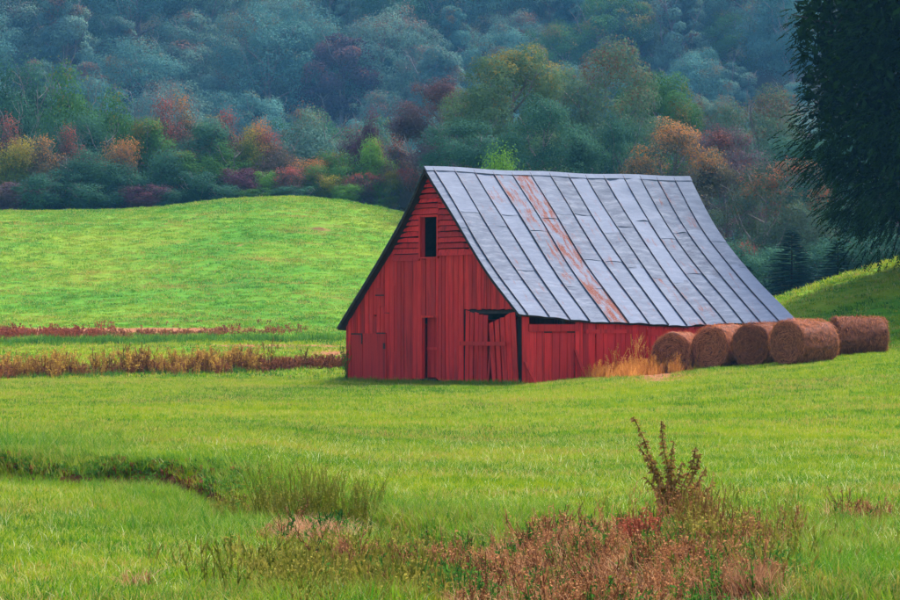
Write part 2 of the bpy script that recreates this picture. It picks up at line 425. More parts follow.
def roof_pt(side, t, y, lift=0.0):
    """side +1 near slope, -1 far slope; t 0 ridge .. 1 eave; y local length"""
    t = np.asarray(t, float); y = np.asarray(y, float)
    yy = (y + OV) / (BL + 2 * OV)
    A, B = (PF, PR) if side > 0 else (PL, PLr)
    a = catmull(A, t); b = catmull(B, t); p = a + (b - a) * yy[..., None]; sh = (catmull(A, t) - A[0] - (A[-1] - A[0]) * t[..., None]); shb = (catmull(B, t) - B[0] - (B[-1] - B[0]) * t[..., None])
    p = p + (shb - sh) * (yy ** 2.2 - yy)[..., None]
    sag = -0.26 * np.sin(np.pi * np.clip(yy, 0, 1)) * t ** 2 - 0.05 * np.sin(np.pi * yy) * (1 - t)
    dent = 0.018 * np.sin(y * 5.1 + 3 * t) * np.sin(9 * t + y * 0.9) * S(0, 0.1, t) + 0.02 * np.sin(y * 1.3 + 7 * t)
    return np.stack([p[..., 0] - lift * 0.0 + side * lift * 0.65, y, p[..., 1] + sag + dent + lift * 0.75], -1)
SLOPE = 8.0
roof = link('roof', bpy.data.meshes.new('roof'), barn)
# decking boards under the sheets (the roof part itself)
mb = MB()
for side in (1, -1):
    ts = np.linspace(0, 0.995, 22); yl = np.linspace(-OV + 0.02, BL + OV - 0.02, 40)
    T, YY = np.meshgrid(ts, yl, indexing='ij')
    top = roof_pt(side, T, YY, -0.05); bot = roof_pt(side, T, YY, -0.11)
    mb.grid(top if side < 0 else top[:, ::-1]); mb.grid(bot if side > 0 else bot[:, ::-1])
    for e in (0, -1):
        mb.grid(np.stack([top[:, e], bot[:, e]], 0)); 
    mb.grid(np.stack([top[-1], bot[-1]], 0))
roof.data = mesh_np('roof', mb.v, mb.f, M['frame'])
rg = np.random.default_rng(5)
NST = 15
edges = [-OV, -OV + 0.42]
while len(edges) < NST + 1: edges.append(edges[-1] + (BL + OV - edges[1]) / (NST - 1))
edges = [e + (rg.uniform(-0.05, 0.05) if 1 < k < NST else 0) for k, e in enumerate(edges)]
edges[-1] = BL + OV
RUSTY = {4: 0.54, 5: 0.64, 3: 0.44, 6: 0.42, 8: 0.40, 9: 0.56, 2: 0.44, 10: 0.42, 12: 0.38, 13: 0.38}
def sheet(side, y0, y1, t0, t1, lift, rust, waves=0.012):
    na, nb = 12, 5
    T, YY = np.meshgrid(np.linspace(t0, t1, na), np.linspace(y0 + 0.006, y1 - 0.006, nb), indexing='ij')
    ph = rg.uniform(0, 6.28, 4)
    up = roof_pt(side, T, YY, lift)
    wv = waves * (np.sin(T * 23 + ph[0]) * np.sin(YY * 4 + ph[1]) + 0.8 * np.sin(T * 51 + ph[2] + YY * 2))
    wv *= np.sin(np.pi * np.linspace(0, 1, nb))[None, :] * 0.9 + 0.1
    up[..., 2] += wv
    dn = up.copy(); dn[..., 2] -= 0.006; dn[..., 0] -= side * 0.004
    b = MB()
    if side > 0: b.grid(up[:, ::-1]); b.grid(dn)
    else: b.grid(up); b.grid(dn[:, ::-1])
    for e in (0, -1):
        b.grid(np.stack([up[e], dn[e]], 0)); b.grid(np.stack([up[:, e], dn[:, e]], 0))
    m_ = mesh_np('roof_sheet', b.v, b.f, M['roof'], False)
    m_.polygons.foreach_set('use_smooth', np.array([k < (na - 1) * (nb - 1) for k in range(len(m_.polygons))]))
    al = np.concatenate([T.ravel()] * 2 + [np.zeros(0)]) * SLOPE
    full = np.zeros(len(b.v), np.float32); full[:len(al)] = al if side < 0 else np.concatenate([T[:, ::-1].ravel(), T.ravel()]) * SLOPE
    full[len(al):] = t1 * SLOPE
    a = m_.attributes.new('along', 'FLOAT', 'POINT'); a.data.foreach_set('value', full)
    o = link('roof_sheet', m_, roof); o.color = (rust, 0, 0, 1)
    return o
for side in (1, -1):
    for k in range(NST):
        y0, y1 = edges[k], edges[k + 1]
        cuts = sorted([rg.uniform(0.26, 0.40), rg.uniform(0.55, 0.74)]) if side > 0 else [rg.uniform(0.4, 0.6)]
        if k in (0, 3) : cuts = cuts[:1]
        bounds = [0.0] + cuts + [1.0 + rg.uniform(-0.006, 0.006)]
        base = RUSTY.get(k, 0.36)
        for j in range(len(bounds) - 1):
            r = base + rg.uniform(-0.10, 0.10)
            if k == 4 and j == len(bounds) - 2: r -= 0.35
            if k == 3 and j == len(bounds) - 2: r -= 0.1
            if k == 9 and j < len(bounds) - 2: r -= 0.35
            if k == 5 and j == len(bounds) - 2: r += 0.12
            sheet(side, y0, y1, bounds[j], min(bounds[j + 1] + (0.02 if j < len(bounds) - 2 else 0), 1.01), 0.004 + 0.010 * (len(bounds) - 2 - j), max(r, 0),
                  0.045 if k in (9, 10, 11, 12) and side > 0 and j == 0 else 0.017)
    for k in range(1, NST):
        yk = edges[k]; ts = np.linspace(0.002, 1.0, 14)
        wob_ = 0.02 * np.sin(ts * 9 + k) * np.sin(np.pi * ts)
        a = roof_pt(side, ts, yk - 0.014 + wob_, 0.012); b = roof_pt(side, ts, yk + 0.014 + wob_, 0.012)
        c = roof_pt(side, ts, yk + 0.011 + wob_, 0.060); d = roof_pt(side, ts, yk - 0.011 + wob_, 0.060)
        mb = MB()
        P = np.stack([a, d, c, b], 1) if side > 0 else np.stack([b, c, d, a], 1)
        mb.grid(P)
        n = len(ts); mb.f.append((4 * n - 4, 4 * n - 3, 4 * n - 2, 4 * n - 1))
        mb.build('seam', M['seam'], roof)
# ridge cap and rake trim
yl = np.linspace(-OV, BL + OV, 20)
l = roof_pt(-1, np.full(20, 0.022), yl, 0.05); r = roof_pt(1, np.full(20, 0.022), yl, 0.05); cme = roof_pt(1, np.zeros(20), yl, 0.0); cme[:, 2] += 0.085; 
mb = MB(); mb.grid(np.stack([r, cme, l], 1)); mb.build('ridge_cap', M['roof'], roof, False).color = (0.1, 0, 0, 1)
for side in (1, -1):
    ts = np.linspace(0, 1, 14)
    mb = MB(); y0 = -OV - 0.03
    a = roof_pt(side, ts, np.full(14, y0), -0.12); b = roof_pt(side, ts, np.full(14, y0), 0.022); c = roof_pt(side, ts, np.full(14, -OV - 0.002), 0.022); d = roof_pt(side, ts, np.full(14, -OV - 0.002), -0.12)
    mb.grid(np.stack([a, b, c, d, a], 1) if side < 0 else np.stack([a, d, c, b, a], 1))
    mb.build('rake_trim', M['seam'], roof)

# underside height of the roof above a wall point
tt = np.linspace(0, 1, 200)
def under(x, y):
    P = roof_pt(1, tt, np.full(200, y), -0.13)
    if x < P[0, 0]:
        P = roof_pt(-1, tt, np.full(200, y), -0.13)
        return float(np.interp(-x, -P[:, 0], P[:, 2]))
    return float(np.interp(x, P[:, 0], P[:, 2]))

br = np.random.default_rng(21)
def board_front(parent, x0, x1, z0a, z0b, z1a, z1b, y=0.0, th=0.028, name='board', lean=0.0):
    """vertical board in the gable plane; z0a/z1a at x0, z0b/z1b at x1"""
    dy = br.uniform(-0.008, 0.008); d2 = dy + br.uniform(-0.010, 0.010) + lean
    yf, yb = y - th + dy, y + dy
    yf2, yb2 = y - th + d2, y + d2
    return MB().hexa([(x0, yf, z0a), (x1, yf, z0b), (x1, yb, z0b), (x0, yb, z0a),
                      (x0, yf2, z1a), (x1, yf2, z1b), (x1, yb2, z1b), (x0, yb2, z1a)]).build(name, M['red'], parent)
def board_side(parent, y0, y1, z0a, z0b, z1a, z1b, x=0.0, th=0.028, name='board', lean=0.0, mat='red'):
    dx = br.uniform(-0.008, 0.008); d2 = dx + br.uniform(-0.01, 0.01) + lean
    return MB().hexa([(x + dx, y0, z0a), (x + th + dx, y0, z0a), (x + th + dx, y1, z0b), (x + dx, y1, z0b),
                      (x + d2, y0, z1a), (x + th + d2, y0, z1a), (x + th + d2, y1, z1b), (x + d2, y1, z1b)]).build(name, M[mat], parent)

# --- framing (dark timber behind the boards)
XW = -BW
def post(mb, x, y, z0, z1, s=0.09): mb.box(x - s, x + s, y - s, y + s, z0, z1)
mb = MB()
DOOR_A, DOOR_B = on_front(422, 340)[0], on_front(438, 340)[0]; BIG_A = on_front(464.5, 340)[0]
for x in (XW + 0.12, XW + 1.3, XW + 2.6, DOOR_A - 0.2, DOOR_B + 0.2, BIG_A - 0.12): post(mb, x, 0.13, gl(x, 0.1) - 0.2, under(x, 0.1) - 0.12)
for z in (0.55, 1.7):
    mb.box(XW + 0.22, DOOR_A - 0.3, 0.02, 0.12, z, z + 0.12); mb.box(DOOR_B + 0.3, BIG_A - 0.22, 0.02, 0.12, z, z + 0.12)
mb.box(XW + 0.3, -0.4, 0.05, 0.12, 2.75, 2.87)
front = mb.build('front_wall', M['frame'], barn)
mb = MB()
for y in np.linspace(0.15, BL - 0.15, 8): post(mb, -0.13, y, gl(0, y) - 0.3, under(-0.13, y) - 0.05)
for z in (0.9, 1.9): mb.box(-0.12, -0.02, 0.05, BL - 0.05, z, z + 0.12)
sidew = mb.build('side_wall', M['frame'], barn)
mb = MB(); mb.box(XW + 0.0, XW + 0.03, 0.05, BL - 0.05, -0.2, 2.75); farw = mb.build('far_side_wall', M['red'], barn)
mb = MB(); b0 = len(mb.v)
xsb = np.linspace(XW, 0, 50)
lo_ = [(x, BL, -0.2) for x in xsb]; hi_ = [(x, BL, under(x, BL) + 0.02) for x in xsb]
mb.grid(np.array([lo_, hi_])); mb.grid(np.array([[(p[0], p[1] - 0.03, p[2]) for p in hi_], [(p[0], p[1] - 0.03, p[2]) for p in lo_]]))
rearw = mb.build('rear_wall', M['red'], barn)
MB().box(XW + 1.4, -1.4, 0.2, BL - 0.1, 2.9, 2.96).build('loft_floor', M['frame'], barn)

# --- gable: vertical boards below, lap siding above
SX0 = on_front(394, 250)[0]; WX0 = on_front(422, 240)[0]; WX1 = on_front(438.5, 240)[0]
WZ0 = on_front(430, 257)[1]; WZ1 = on_front(430, 217)[1]
DX0 = on_front(422, 340)[0]; DX1 = on_front(438, 340)[0]; DZ0 = on_front(430, 379)[1]; DZ1 = on_front(430, 316)[1]
GX0 = on_front(464.5, 340)[0]; GZ1 = on_front(490, 309.5)[1]
def sid_bottom(x):                          # lower edge of the lap siding
    if x < WX0: return on_front(405, 259.5)[1]
    xa, za = on_front(438, 257.5); xb, zb = on_front(467, 250.5)
    return za + (zb - za) * (x - xa) / (xb - xa)
x = XW - 0.02
while x < -0.03:
    wdt = br.choice([0.17, 0.2, 0.23, 0.26]); x1 = min(x + wdt, 0.03)
    if 0.03 - x1 < 0.1: x1 = 0.03
    for brk in (SX0, DX0, DX1, GX0, WX0, WX1):
        if x + 0.05 < brk < x1: x1 = brk
        elif abs(x1 - brk) < 0.07 and brk > x + 0.05: x1 = brk
    g = br.uniform(0.006, 0.014) if br.random() < 0.55 else br.uniform(0.022, 0.042); xm = 0.5 * (x + x1)
    g0, g1 = gl(x, 0) + br.uniform(0.0, 0.06), gl(x1, 0) + br.uniform(0.0, 0.06)
    u_mid = 450 + F * (loc2w(xm, 0)[0]) / loc2w(xm, 0)[1]
    if 398 < u_mid < 465: g0 += 0.19; g1 += 0.13 + br.uniform(-0.03, 0.05)
    t0, t1 = under(x, 0) + 0.03, under(x1 - g, 0) + 0.03
    if xm > SX0:
        t0 = min(t0, sid_bottom(xm) + 0.05); t1 = min(t1, sid_bottom(xm) + 0.05)
    if DX0 < xm < DX1: g0 = g1 = DZ1
    if xm > GX0: g0, g1 = GZ1 + br.uniform(-0.02, 0.04), GZ1 + br.uniform(-0.02, 0.04)
    if t0 - g0 > 0.1:
        tilt = br.uniform(-0.012, 0.012)
        # a few boards are pieced from two lengths
        if xm < SX0 and br.random() < 0.4:
            cut = g0 + (t0 - g0) * br.uniform(0.35, 0.75)
            board_front(front, x, x1 - g, g0, g1, cut - 0.012, cut - 0.012 + br.uniform(-0.04, 0.04))
            board_front(front, x, x1 - g, cut + 0.01, cut + 0.01, t0, t1, -0.006)
        else:
            board_front(front, x, x1 - g, g0, g1, t0, t1)
    x = x1
# battens and patches that stand proud
def patch(u0, v0, u1, v1, th=0.03, y=-0.036, name='patch_board', mat='red'):
    xa, za = on_front(u0, v1); xb, zb = on_front(u1, v0)
    MB().box(xa, xb, y - th, y, za, zb).build(name, M[mat], front)
for a in ((352.5, 334.5, 363.5, 382), (377, 288, 385, 295.5), (364, 333.5, 386, 383.5), (393.3, 286, 395.2, 352), (386.2, 333, 387.3, 383), (349.5, 318, 352, 384)):
    patch(*a, th=br.uniform(0.012, 0.03))
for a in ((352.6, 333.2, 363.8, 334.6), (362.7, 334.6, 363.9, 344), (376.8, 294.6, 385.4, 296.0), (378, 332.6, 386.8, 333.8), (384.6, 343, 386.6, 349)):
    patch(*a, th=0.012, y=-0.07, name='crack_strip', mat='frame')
# lap siding rows
apex_z = under(RX + 0.01, 0)
def siding(xa, xb, zlo, row):
    z = zlo; first = True
    while True:
        h = row * (1.35 if first else br.uniform(0.92, 1.08)); z1 = z + h
        lo, hi = xa, xb
        cand = np.linspace(xa, xb, 160)
        ok = np.array([under(c, 0) > z + 0.05 for c in cand])
        if not ok.any(): break
        lo = cand[ok][0]; hi = cand[ok][-1]
        if hi - lo < 0.12 or z > apex_z: break
        s = br.uniform(-0.02, 0.02)
        xs_ = np.linspace(lo, hi, 4); b = MB()
        fr = np.array([[(q, -0.105, z + s * (q - lo)), (q, -0.042, min(z1, under(q, 0) + 0.04) + s * (q - lo))] for q in xs_])
        bk = fr.copy(); bk[:, :, 1] = [-0.048, -0.036]
        b.grid(fr[::-1]); b.grid(bk); b.grid(np.stack([fr[:, 0], bk[:, 0]], 1)); b.grid(np.stack([fr[0], bk[0]], 1)); b.grid(np.stack([fr[-1], bk[-1]], 1)[::-1]); b.grid(np.stack([fr[:, 1], bk[:, 1]], 1)[::-1])
        b.build('siding_board', M['red'], front)
        z = z1 + br.uniform(0.024, 0.036); first = False
row = 0.172
siding(SX0, WX0 - 0.06, on_front(405, 261)[1], row)
siding(WX1 + 0.05, 0.0, on_front(452, 255.5)[1], row)
siding(WX0 - 0.06, WX1 + 0.05, WZ1 + 0.10, row * 0.9)
# loft window opening: frame, half-open shutter
wf = MB()
wf.box(WX0 - 0.07, WX0, -0.10, 0.04, WZ0 - 0.05, WZ1 + 0.07); wf.box(WX1, WX1 + 0.06, -0.10, 0.04, WZ0 - 0.05, WZ1 + 0.07)
wf.box(WX0, WX1, -0.10, 0.04, WZ1, WZ1 + 0.08); wf.box(WX0, WX1, -0.10, 0.04, WZ0 - 0.06, WZ0)
wfo = wf.build('loft_window', M['red'], barn)
MB().hexa([(WX0, 0.0, WZ0), (WX0 + 0.05, 0.10, WZ0), (WX0 + 0.02, 0.12, WZ0), (WX0, 0.03, WZ0),
           (WX0, 0.0, WZ1), (WX0 + 0.05, 0.10, WZ1), (WX0 + 0.02, 0.12, WZ1), (WX0, 0.03, WZ1)]).build('shutter', M['red'], wfo)
# small plank door, recessed
dfr = MB(); dfr.box(DX0 - 0.012, DX0 + 0.03, -0.045, 0.12, DZ0, DZ1 + 0.02); dfr.box(DX1 - 0.03, DX1 + 0.012, -0.035, 0.12, DZ0, DZ1 + 0.02)
dfr.box(DX0 + 0.03, DX1 - 0.03, -0.05, 0.1, DZ1 - 0.06, DZ1 + 0.01)
door = dfr.build('plank_door', M['red'], barn)
n = 4; wv = (DX1 - DX0 - 0.06) / n
for k in range(n):
    a = DX0 + 0.03 + k * wv
    board_front(door, a, a + wv - 0.01, DZ0 + 0.05, DZ0 + 0.05, DZ1 - 0.06, DZ1 - 0.06, 0.26, name='plank')
MB().box(DX0 + 0.04, DX1 - 0.04, 0.19, 0.22, 1.45, 1.55).build('ledge', M['red'], door)
MB().box(DX0 - 0.02, DX1 + 0.02, -0.12, 0.1, DZ0 - 0.05, DZ0).build('sill', M['frame'], door)
# double doors
def leaf(u0, u1, top0, top1, bot0, bot1, name, lean, yb):
    xa = on_front(u0, 340)[0]; xb = on_front(u1, 340)[0]
    z1a, z1b = on_front(u0, top0)[1], on_front(u1, top1)[1]
    z0a, z0b = on_front(u0, bot0)[1], on_front(u1, bot1)[1]
    d = MB().box(xa + 0.05, xb - 0.05, yb + 0.004, yb + 0.04, max(z0a, z0b) + 0.35, max(z0a, z0b) + 0.5).build(name, M['frame'], barn)
    n = 5
    for k in range(n):
        f0, f1 = k / n, (k + 1) / n - br.uniform(0.02, 0.05)
        A = lambda p, q, f: p + (q - p) * f
        board_front(d, A(xa, xb, f0), A(xa, xb, f1), A(z0a, z0b, f0) + br.uniform(0, 0.05), A(z0a, z0b, f1) + br.uniform(0, 0.05),
                    A(z1a, z1b, f0) + br.uniform(-0.03, 0.03), A(z1a, z1b, f1) + br.uniform(-0.03, 0.03), yb, name='plank', lean=lean)
    return d
ld = leaf(465.5, 488, 311, 315.5, 384.5, 386, 'barn_door', 0.05, -0.01)
rd = leaf(495, 521.5, 323.5, 311.0, 387, 386.5, 'barn_door', -0.16, -0.10)
xa, za = on_front(463.5, 345.5); xb, zb = on_front(513, 346); 
MB().hexa([(xa, -0.20, za), (xb, -0.40, zb), (xb, -0.34, zb), (xa, -0.14, za), (xa, -0.20, za + 0.15), (xb, -0.40, zb + 0.15), (xb, -0.34, zb + 0.15), (xa, -0.14, za + 0.15)]).build('door_bar', M['red'], barn)
xa, za = on_front(489.5, 387); xb, zb = on_front(493.5, 330)
MB().hexa([(xa, -0.16, za), (xa + 0.09, -0.16, za), (xa + 0.09, -0.12, za), (xa, -0.12, za), (xb, -0.12, zb), (xb + 0.07, -0.12, zb), (xb + 0.07, -0.08, zb), (xb, -0.08, zb)]).build('loose_board', M['red'], barn)
# corner post, dark gap after it
post_c = MB(); post(post_c, -0.14, 0.16, gl(0, 0) - 0.2, under(-0.14, 0.1)); post_c.build('corner_post', M['frame'], barn)

# --- long side wall
y = 0.035; D0, D1 = on_side(529, 350)[0], on_side(575, 350)[0]
while y < BL - 0.02:
    wdt = br.choice([0.24, 0.28, 0.33, 0.38]); y1 = min(y + wdt, BL)
    for brk in (D0, D1):
        if y + 0.04 < brk < y1: y1 = brk
    g = br.uniform(0.006, 0.028); ym = 0.5 * (y + y1)
    g0, g1 = gl(0, y) + br.uniform(-0.02, 0.05), gl(0, y1) + br.uniform(-0.02, 0.05)
    top = under(0.0, ym) + 0.02
    if D0 < ym < D1: pass
    elif br.random() < 0.12: g0 += 0.35; g1 += 0.2
    if not (D0 < ym < D1):
        board_side(sidew, y, y1 - g, g0, g1, top, top, lean=br.uniform(-0.02, 0.02))
    y = y1
sd_ = MB().box(-0.02, 0.0, D0, D1, on_side(550, 330)[1] - 0.1, on_side(550, 330)[1]).build('side_door', M['frame'], barn)
n = 6
for k in range(n):
    a = D0 + (D1 - D0) * k / n; b = D0 + (D1 - D0) * (k + 1) / n - br.uniform(0.012, 0.035)
    tz = on_side(550, 331)[1] - 0.02
    board_side(sd_, a, b, gl(0, a) + 0.03, gl(0, b) + 0.03, tz, tz, x=0.0 - 0.03, name='plank')
for (u0, v0, u1, v1, q) in ((527.5, 324.5, 579, 331.5, 0.05), (584, 329.5, 628, 333.5, 0.045), (646, 329.5, 694, 336, 0.045), (720, 328, 770, 334, 0.045)):
    ya, za = on_side(u0, v1); yb_, zb = on_side(u1, v0)
    MB().box(q, q + 0.03, ya, yb_, za, za + (v1 - v0) / F * 103).build('door_rail', M['red'], sidew)
for (u0, v0, u1, v1) in ((522.5, 362, 530.5, 387), (572.5, 350, 580, 379)):   # boards leaning against the wall
    ya, za = on_side(u0, v0); yb_, zb = on_side(u1, v1)
    zg = gl(0.25, yb_)
    MB().hexa([(0.22, yb_, zg - 0.02), (0.26, yb_, zg - 0.02), (0.26, yb_ + 0.15, zg - 0.02), (0.22, yb_ + 0.15, zg - 0.02),
               (0.045, ya, za), (0.085, ya, za), (0.085, ya + 0.14, za), (0.045, ya + 0.14, za)]).build('leaning_board', M['red'], sidew)

# ------------------------------------------------------------------ hay bales
def hay_bale(u, v_base, Yb, r, length, rot, label, seed, squash=0.88):
    g = np.random.default_rng(seed)
    x = (u - 450) / F * Yb; zg = hz(x, Yb)
    root = tag(empty('hay_bale', (x, Yb, zg - 0.05), rot), label, 'hay bale', 'round hay bales beside the barn')
    na, nr = 56, 18
    prof_ = [(-length / 2 + 0.02 * (1 - k / 7), r * k / 7) for k in range(0, 7)] + [(-length / 2 + 0.03 + (length - 0.06) * k / nr, r) for k in range(nr + 1)] + [(length / 2 - 0.02 * (1 - k / 7), r * k / 7) for k in range(6, -1, -1)]
    a = np.linspace(0, 2 * math.pi, na, endpoint=False)
    ph = g.uniform(0, 6.28, 6); V_ = []
    for (ax, rr) in prof_:
        bump = 1 + (0.040 * np.sin(3 * a + ph[0] + ax) + 0.026 * np.sin(7 * a + ph[1] + 3 * ax) + 0.018 * np.sin(ax * 8 + ph[2] + np.sin(a * 2))) * (rr / r)
        bump = bump + g.normal(0, 0.012, na) * (rr / r)
        R_ = rr * bump
        zc = R_ * np.sin(a); yc = R_ * np.cos(a)
        zc = np.where(zc < 0, zc * squash, zc * 0.98); yc = yc * (1.0 + 0.05 * (zc < 0) * (rr / r))
        axs = ax + (0.035 * np.sin(22 * rr + a) * np.sign(ax) if abs(ax) > length / 2 - 0.03 else 0 * a)
        edge = 0.05 * (1 - np.clip((length / 2 - abs(ax)) / 0.12, 0, 1)) if rr == r else 0
        V_.append(np.stack([axs + 0 * a, yc * (1 - edge), zc * (1 - edge) + r * squash], -1))
    V_ = np.array(V_); nrow = len(V_)
    idx = np.arange(nrow * na).reshape(nrow, na); nxt = np.roll(idx, -1, 1)
    Fc = np.stack([idx[:-1], idx[1:], nxt[1:], nxt[:-1]], -1).reshape(-1, 4)
    link('rolled_hay', mesh_np('rolled_hay', V_.reshape(-1, 3), Fc[:, ::-1], M['hay'], True), root)
    n = 8000
    on_end = g.random(n) < 0.3
    th = g.uniform(0, 2 * math.pi, n); ax = g.uniform(-length / 2, length / 2, n)
    rr = r * (1.0 + g.uniform(-0.02, 0.03, n)); rr = np.where(on_end, r * np.sqrt(g.random(n)) * 0.98, rr)
    ax = np.where(on_end, np.sign(ax) * (length / 2 + g.uniform(-0.01, 0.04, n)), ax)
    zc = rr * np.sin(th); zc = np.where(zc < 0, zc * squash, zc)
    P = np.stack([ax, rr * np.cos(th), zc + r * squash], -1)
    tang = np.stack([np.zeros(n), -np.sin(th), np.cos(th)], -1); axd = np.tile([1.0, 0, 0], (n, 1))
    rad = np.stack([np.zeros(n), np.cos(th), np.sin(th)], -1)
    nrm = np.where(on_end[:, None], np.sign(ax)[:, None] * axd, rad)
    d = tang * g.choice([-1, 1], n)[:, None] + g.normal(0, 0.35, (n, 3)) + nrm * g.uniform(-0.05, 0.35, n)[:, None]
    d /= np.linalg.norm(d, axis=1)[:, None]
    sdv = np.cross(d, nrm); sdv /= np.linalg.norm(sdv, axis=1)[:, None] + 1e-9
    L = g.uniform(0.07, 0.20, n)[:, None]; wd = g.uniform(0.004, 0.009, n)[:, None]
    Q = np.stack([P - sdv * wd, P + sdv * wd, P + d * L + sdv * wd * 0.5 - [0, 0, 0.02], P + d * L - sdv * wd * 0.5 - [0, 0, 0.02]], 1)
    Q = Q[Q[:, :, 2].min(1) > 0.02]
    link('loose_straw', quad_mesh('loose_straw', Q, M['straw'], g.random(len(Q))), root)
    return root
BR = math.radians
hay_bale(680, 366, 103.2, 0.78, 1.7, BR(64), 'smallest sagging brown hay bale, nearest the barn door, behind dry orange weeds', 1, 0.86)
hay_bale(725, 367, 102.4, 0.82, 1.8, BR(48), 'brown round hay bale second from the left in the row under the eave', 2, 0.9)
hay_bale(764, 366, 101.2, 0.82, 1.7, BR(50), 'dark round hay bale in the middle of the row of five', 3)
hay_bale(804, 364, 99.2, 0.83, 1.8, BR(40), 'largest, foremost reddish hay bale with its dark round end turned left', 4)
hay_bale(858, 358, 103.4, 0.75, 1.85, BR(8), 'rightmost hay bale lying broadside, beyond the roof corner', 5)

# ------------------------------------------------------------------ tree makers
def leaves_from(P, nrm, size, g, aspect=0.6, fold=0.15):
    """diamond leaves at P lying roughly across nrm"""
    n = len(P)
    a = g.normal(0, 1, (n, 3)); a -= nrm * (a * nrm).sum(1)[:, None]; a /= np.linalg.norm(a, axis=1)[:, None] + 1e-9
    b = np.cross(nrm, a); s = size[:, None]
    return np.stack([P - a * s * 0.5, P + b * s * 0.5 * aspect + nrm * s * fold, P + a * s * 0.5, P - b * s * 0.5 * aspect + nrm * s * fold], 1)
def limb_paths(g, Ht, W, base, n_limbs, top, upright):
    """trunk and limbs as (points, radii)"""
    paths = []; lean = g.normal(0, 0.02, 2)
    tr = [np.array([lean[0] * Ht * k / 6 + 0.02 * Ht * math.sin(k), lean[1] * Ht * k / 6, top * Ht * k / 6]) for k in range(7)]
    r0 = 0.018 * Ht + 0.05
    paths.append((tr, [r0 * (1.25 if k == 0 else 1 - 0.14 * k) for k in range(7)]))
    for k in range(n_limbs):
        f = base + (0.95 - base) * (k + g.random()) / n_limbs
        s = np.array(tr[0]) * (1 - f) + np.array(tr[-1]) * f if f < 1 else tr[-1]
        az = k * 2.4 + g.uniform(-0.4, 0.4); reach = W * 0.5 * g.uniform(0.6, 0.95) * (1.0 - 0.5 * max(0, f - 0.5))
        rise = Ht * upright * g.uniform(0.7, 1.2) * (1 - 0.4 * f)
        e = s + np.array([math.cos(az) * reach, math.sin(az) * reach, rise])
        e[2] = min(e[2], Ht * 0.97)
        mid = s + (e - s) * 0.45 + np.array([math.cos(az), math.sin(az), -0.6]) * reach * 0.12
        m2 = s + (e - s) * 0.75 + g.normal(0, 0.05, 3) * reach
        rr = r0 * (0.55 - 0.3 * f)
        paths.append(([s, mid, m2, e], [rr, rr * 0.7, rr * 0.4, 0.012]))
        for _ in range(3):
            q = mid + (e - mid) * g.uniform(0.1, 0.8); e2 = q + np.array([g.normal() * 0.5, g.normal() * 0.5, g.uniform(0.2, 1.0)]) * reach * 0.45
            e2[2] = min(e2[2], Ht * 0.98)
            paths.append(([q, q + (e2 - q) * 0.5 + g.normal(0, 0.04, 3) * reach, e2], [rr * 0.35, rr * 0.22, 0.01]))
    return paths
def broadleaf(seed, Ht, W, n_leaf, leaf, n_clump=46, cb=0.28, upright=0.3, base=0.25, open_=0.0, shape='round', trunk_mat='bark'):
    """returns (trunk mesh, crown mesh) around the origin"""
    g = np.random.default_rng(seed)
    paths = limb_paths(g, Ht, W, base, 9 if shape != 'shrub' else 6, 0.8, upright)
    b = MB()
    for p, r in paths: b.tube(p, r, 5)
    tm = mesh_np('trunk', b.v, b.f, M[trunk_mat], True)
    cz = Ht * (cb + 1) / 2; hz_ = Ht * (1 - cb) / 2
    C = []; Rc = []; skew = g.normal(0, 0.10 * W, 2); ax2 = g.uniform(0.8, 1.15, 2)
    while len(C) < n_clump:
        d = g.normal(0, 1, 3); d /= np.linalg.norm(d)
        if d[2] < -0.75: continue
        rad = g.uniform(0.45, 0.92) if n_clump < 60 else g.uniform(0.5, 1.0) ** 0.6 * 0.95
        c = np.array([d[0] * W / 2 * rad, d[1] * W / 2 * rad, cz + d[2] * hz_ * rad])
        if shape == 'cone': 
            k = 1.0 - 0.75 * (c[2] - (cz - hz_)) / (2 * hz_); c[:2] *= k * 1.25
        if shape == 'vase':
            c[:2] *= 0.45 + 0.75 * (c[2] - (cz - hz_)) / (2 * hz_)
        if shape == 'dome':
            if d[2] < 0: c[2] = cz + d[2] * hz_ * 0.9
        c[:2] = c[:2] * ax2 + g.normal(0, 0.05 * W, 2) + skew * (c[2] / Ht)
        C.append(c); Rc.append(W * (0.07 + 0.15 * g.random() ** 1.3) * (1.0 if n_clump < 60 else 0.72))
    C = np.array(C); Rc = np.array(Rc)
    k = g.choice(len(C), n_leaf, p=Rc ** 2 / (Rc ** 2).sum())
    d = g.normal(0, 1, (n_leaf, 3)); d[:, 2] = d[:, 2] * 0.8 + 0.25; d /= np.linalg.norm(d, axis=1)[:, None]
    rr = Rc[k] * (0.55 + 0.5 * g.random(n_leaf) ** 0.6) * (1 + open_ * g.normal(0, 0.35, n_leaf))
    P = C[k] + d * rr[:, None] * np.array([1.15, 1.15, 0.85])
    P[:, 2] = np.maximum(P[:, 2], 0.15)
    cd = (P - [0, 0, cz]) / [W / 2, W / 2, hz_]; cd /= np.linalg.norm(cd, axis=1)[:, None] + 1e-6
    nrm = d * 0.7 + cd * 0.6 + g.normal(0, 0.30, (n_leaf, 3)) + [0, 0, 0.15]; nrm /= np.linalg.norm(nrm, axis=1)[:, None]
    size = leaf * g.uniform(0.55, 1.45, n_leaf)
    tone = np.clip(0.5 + g.normal(0, 0.20, len(C))[k] + g.normal(0, 0.08, n_leaf), 0, 1)
    return tm, quad_mesh('crown', leaves_from(P, nrm, size, g), None, tone)
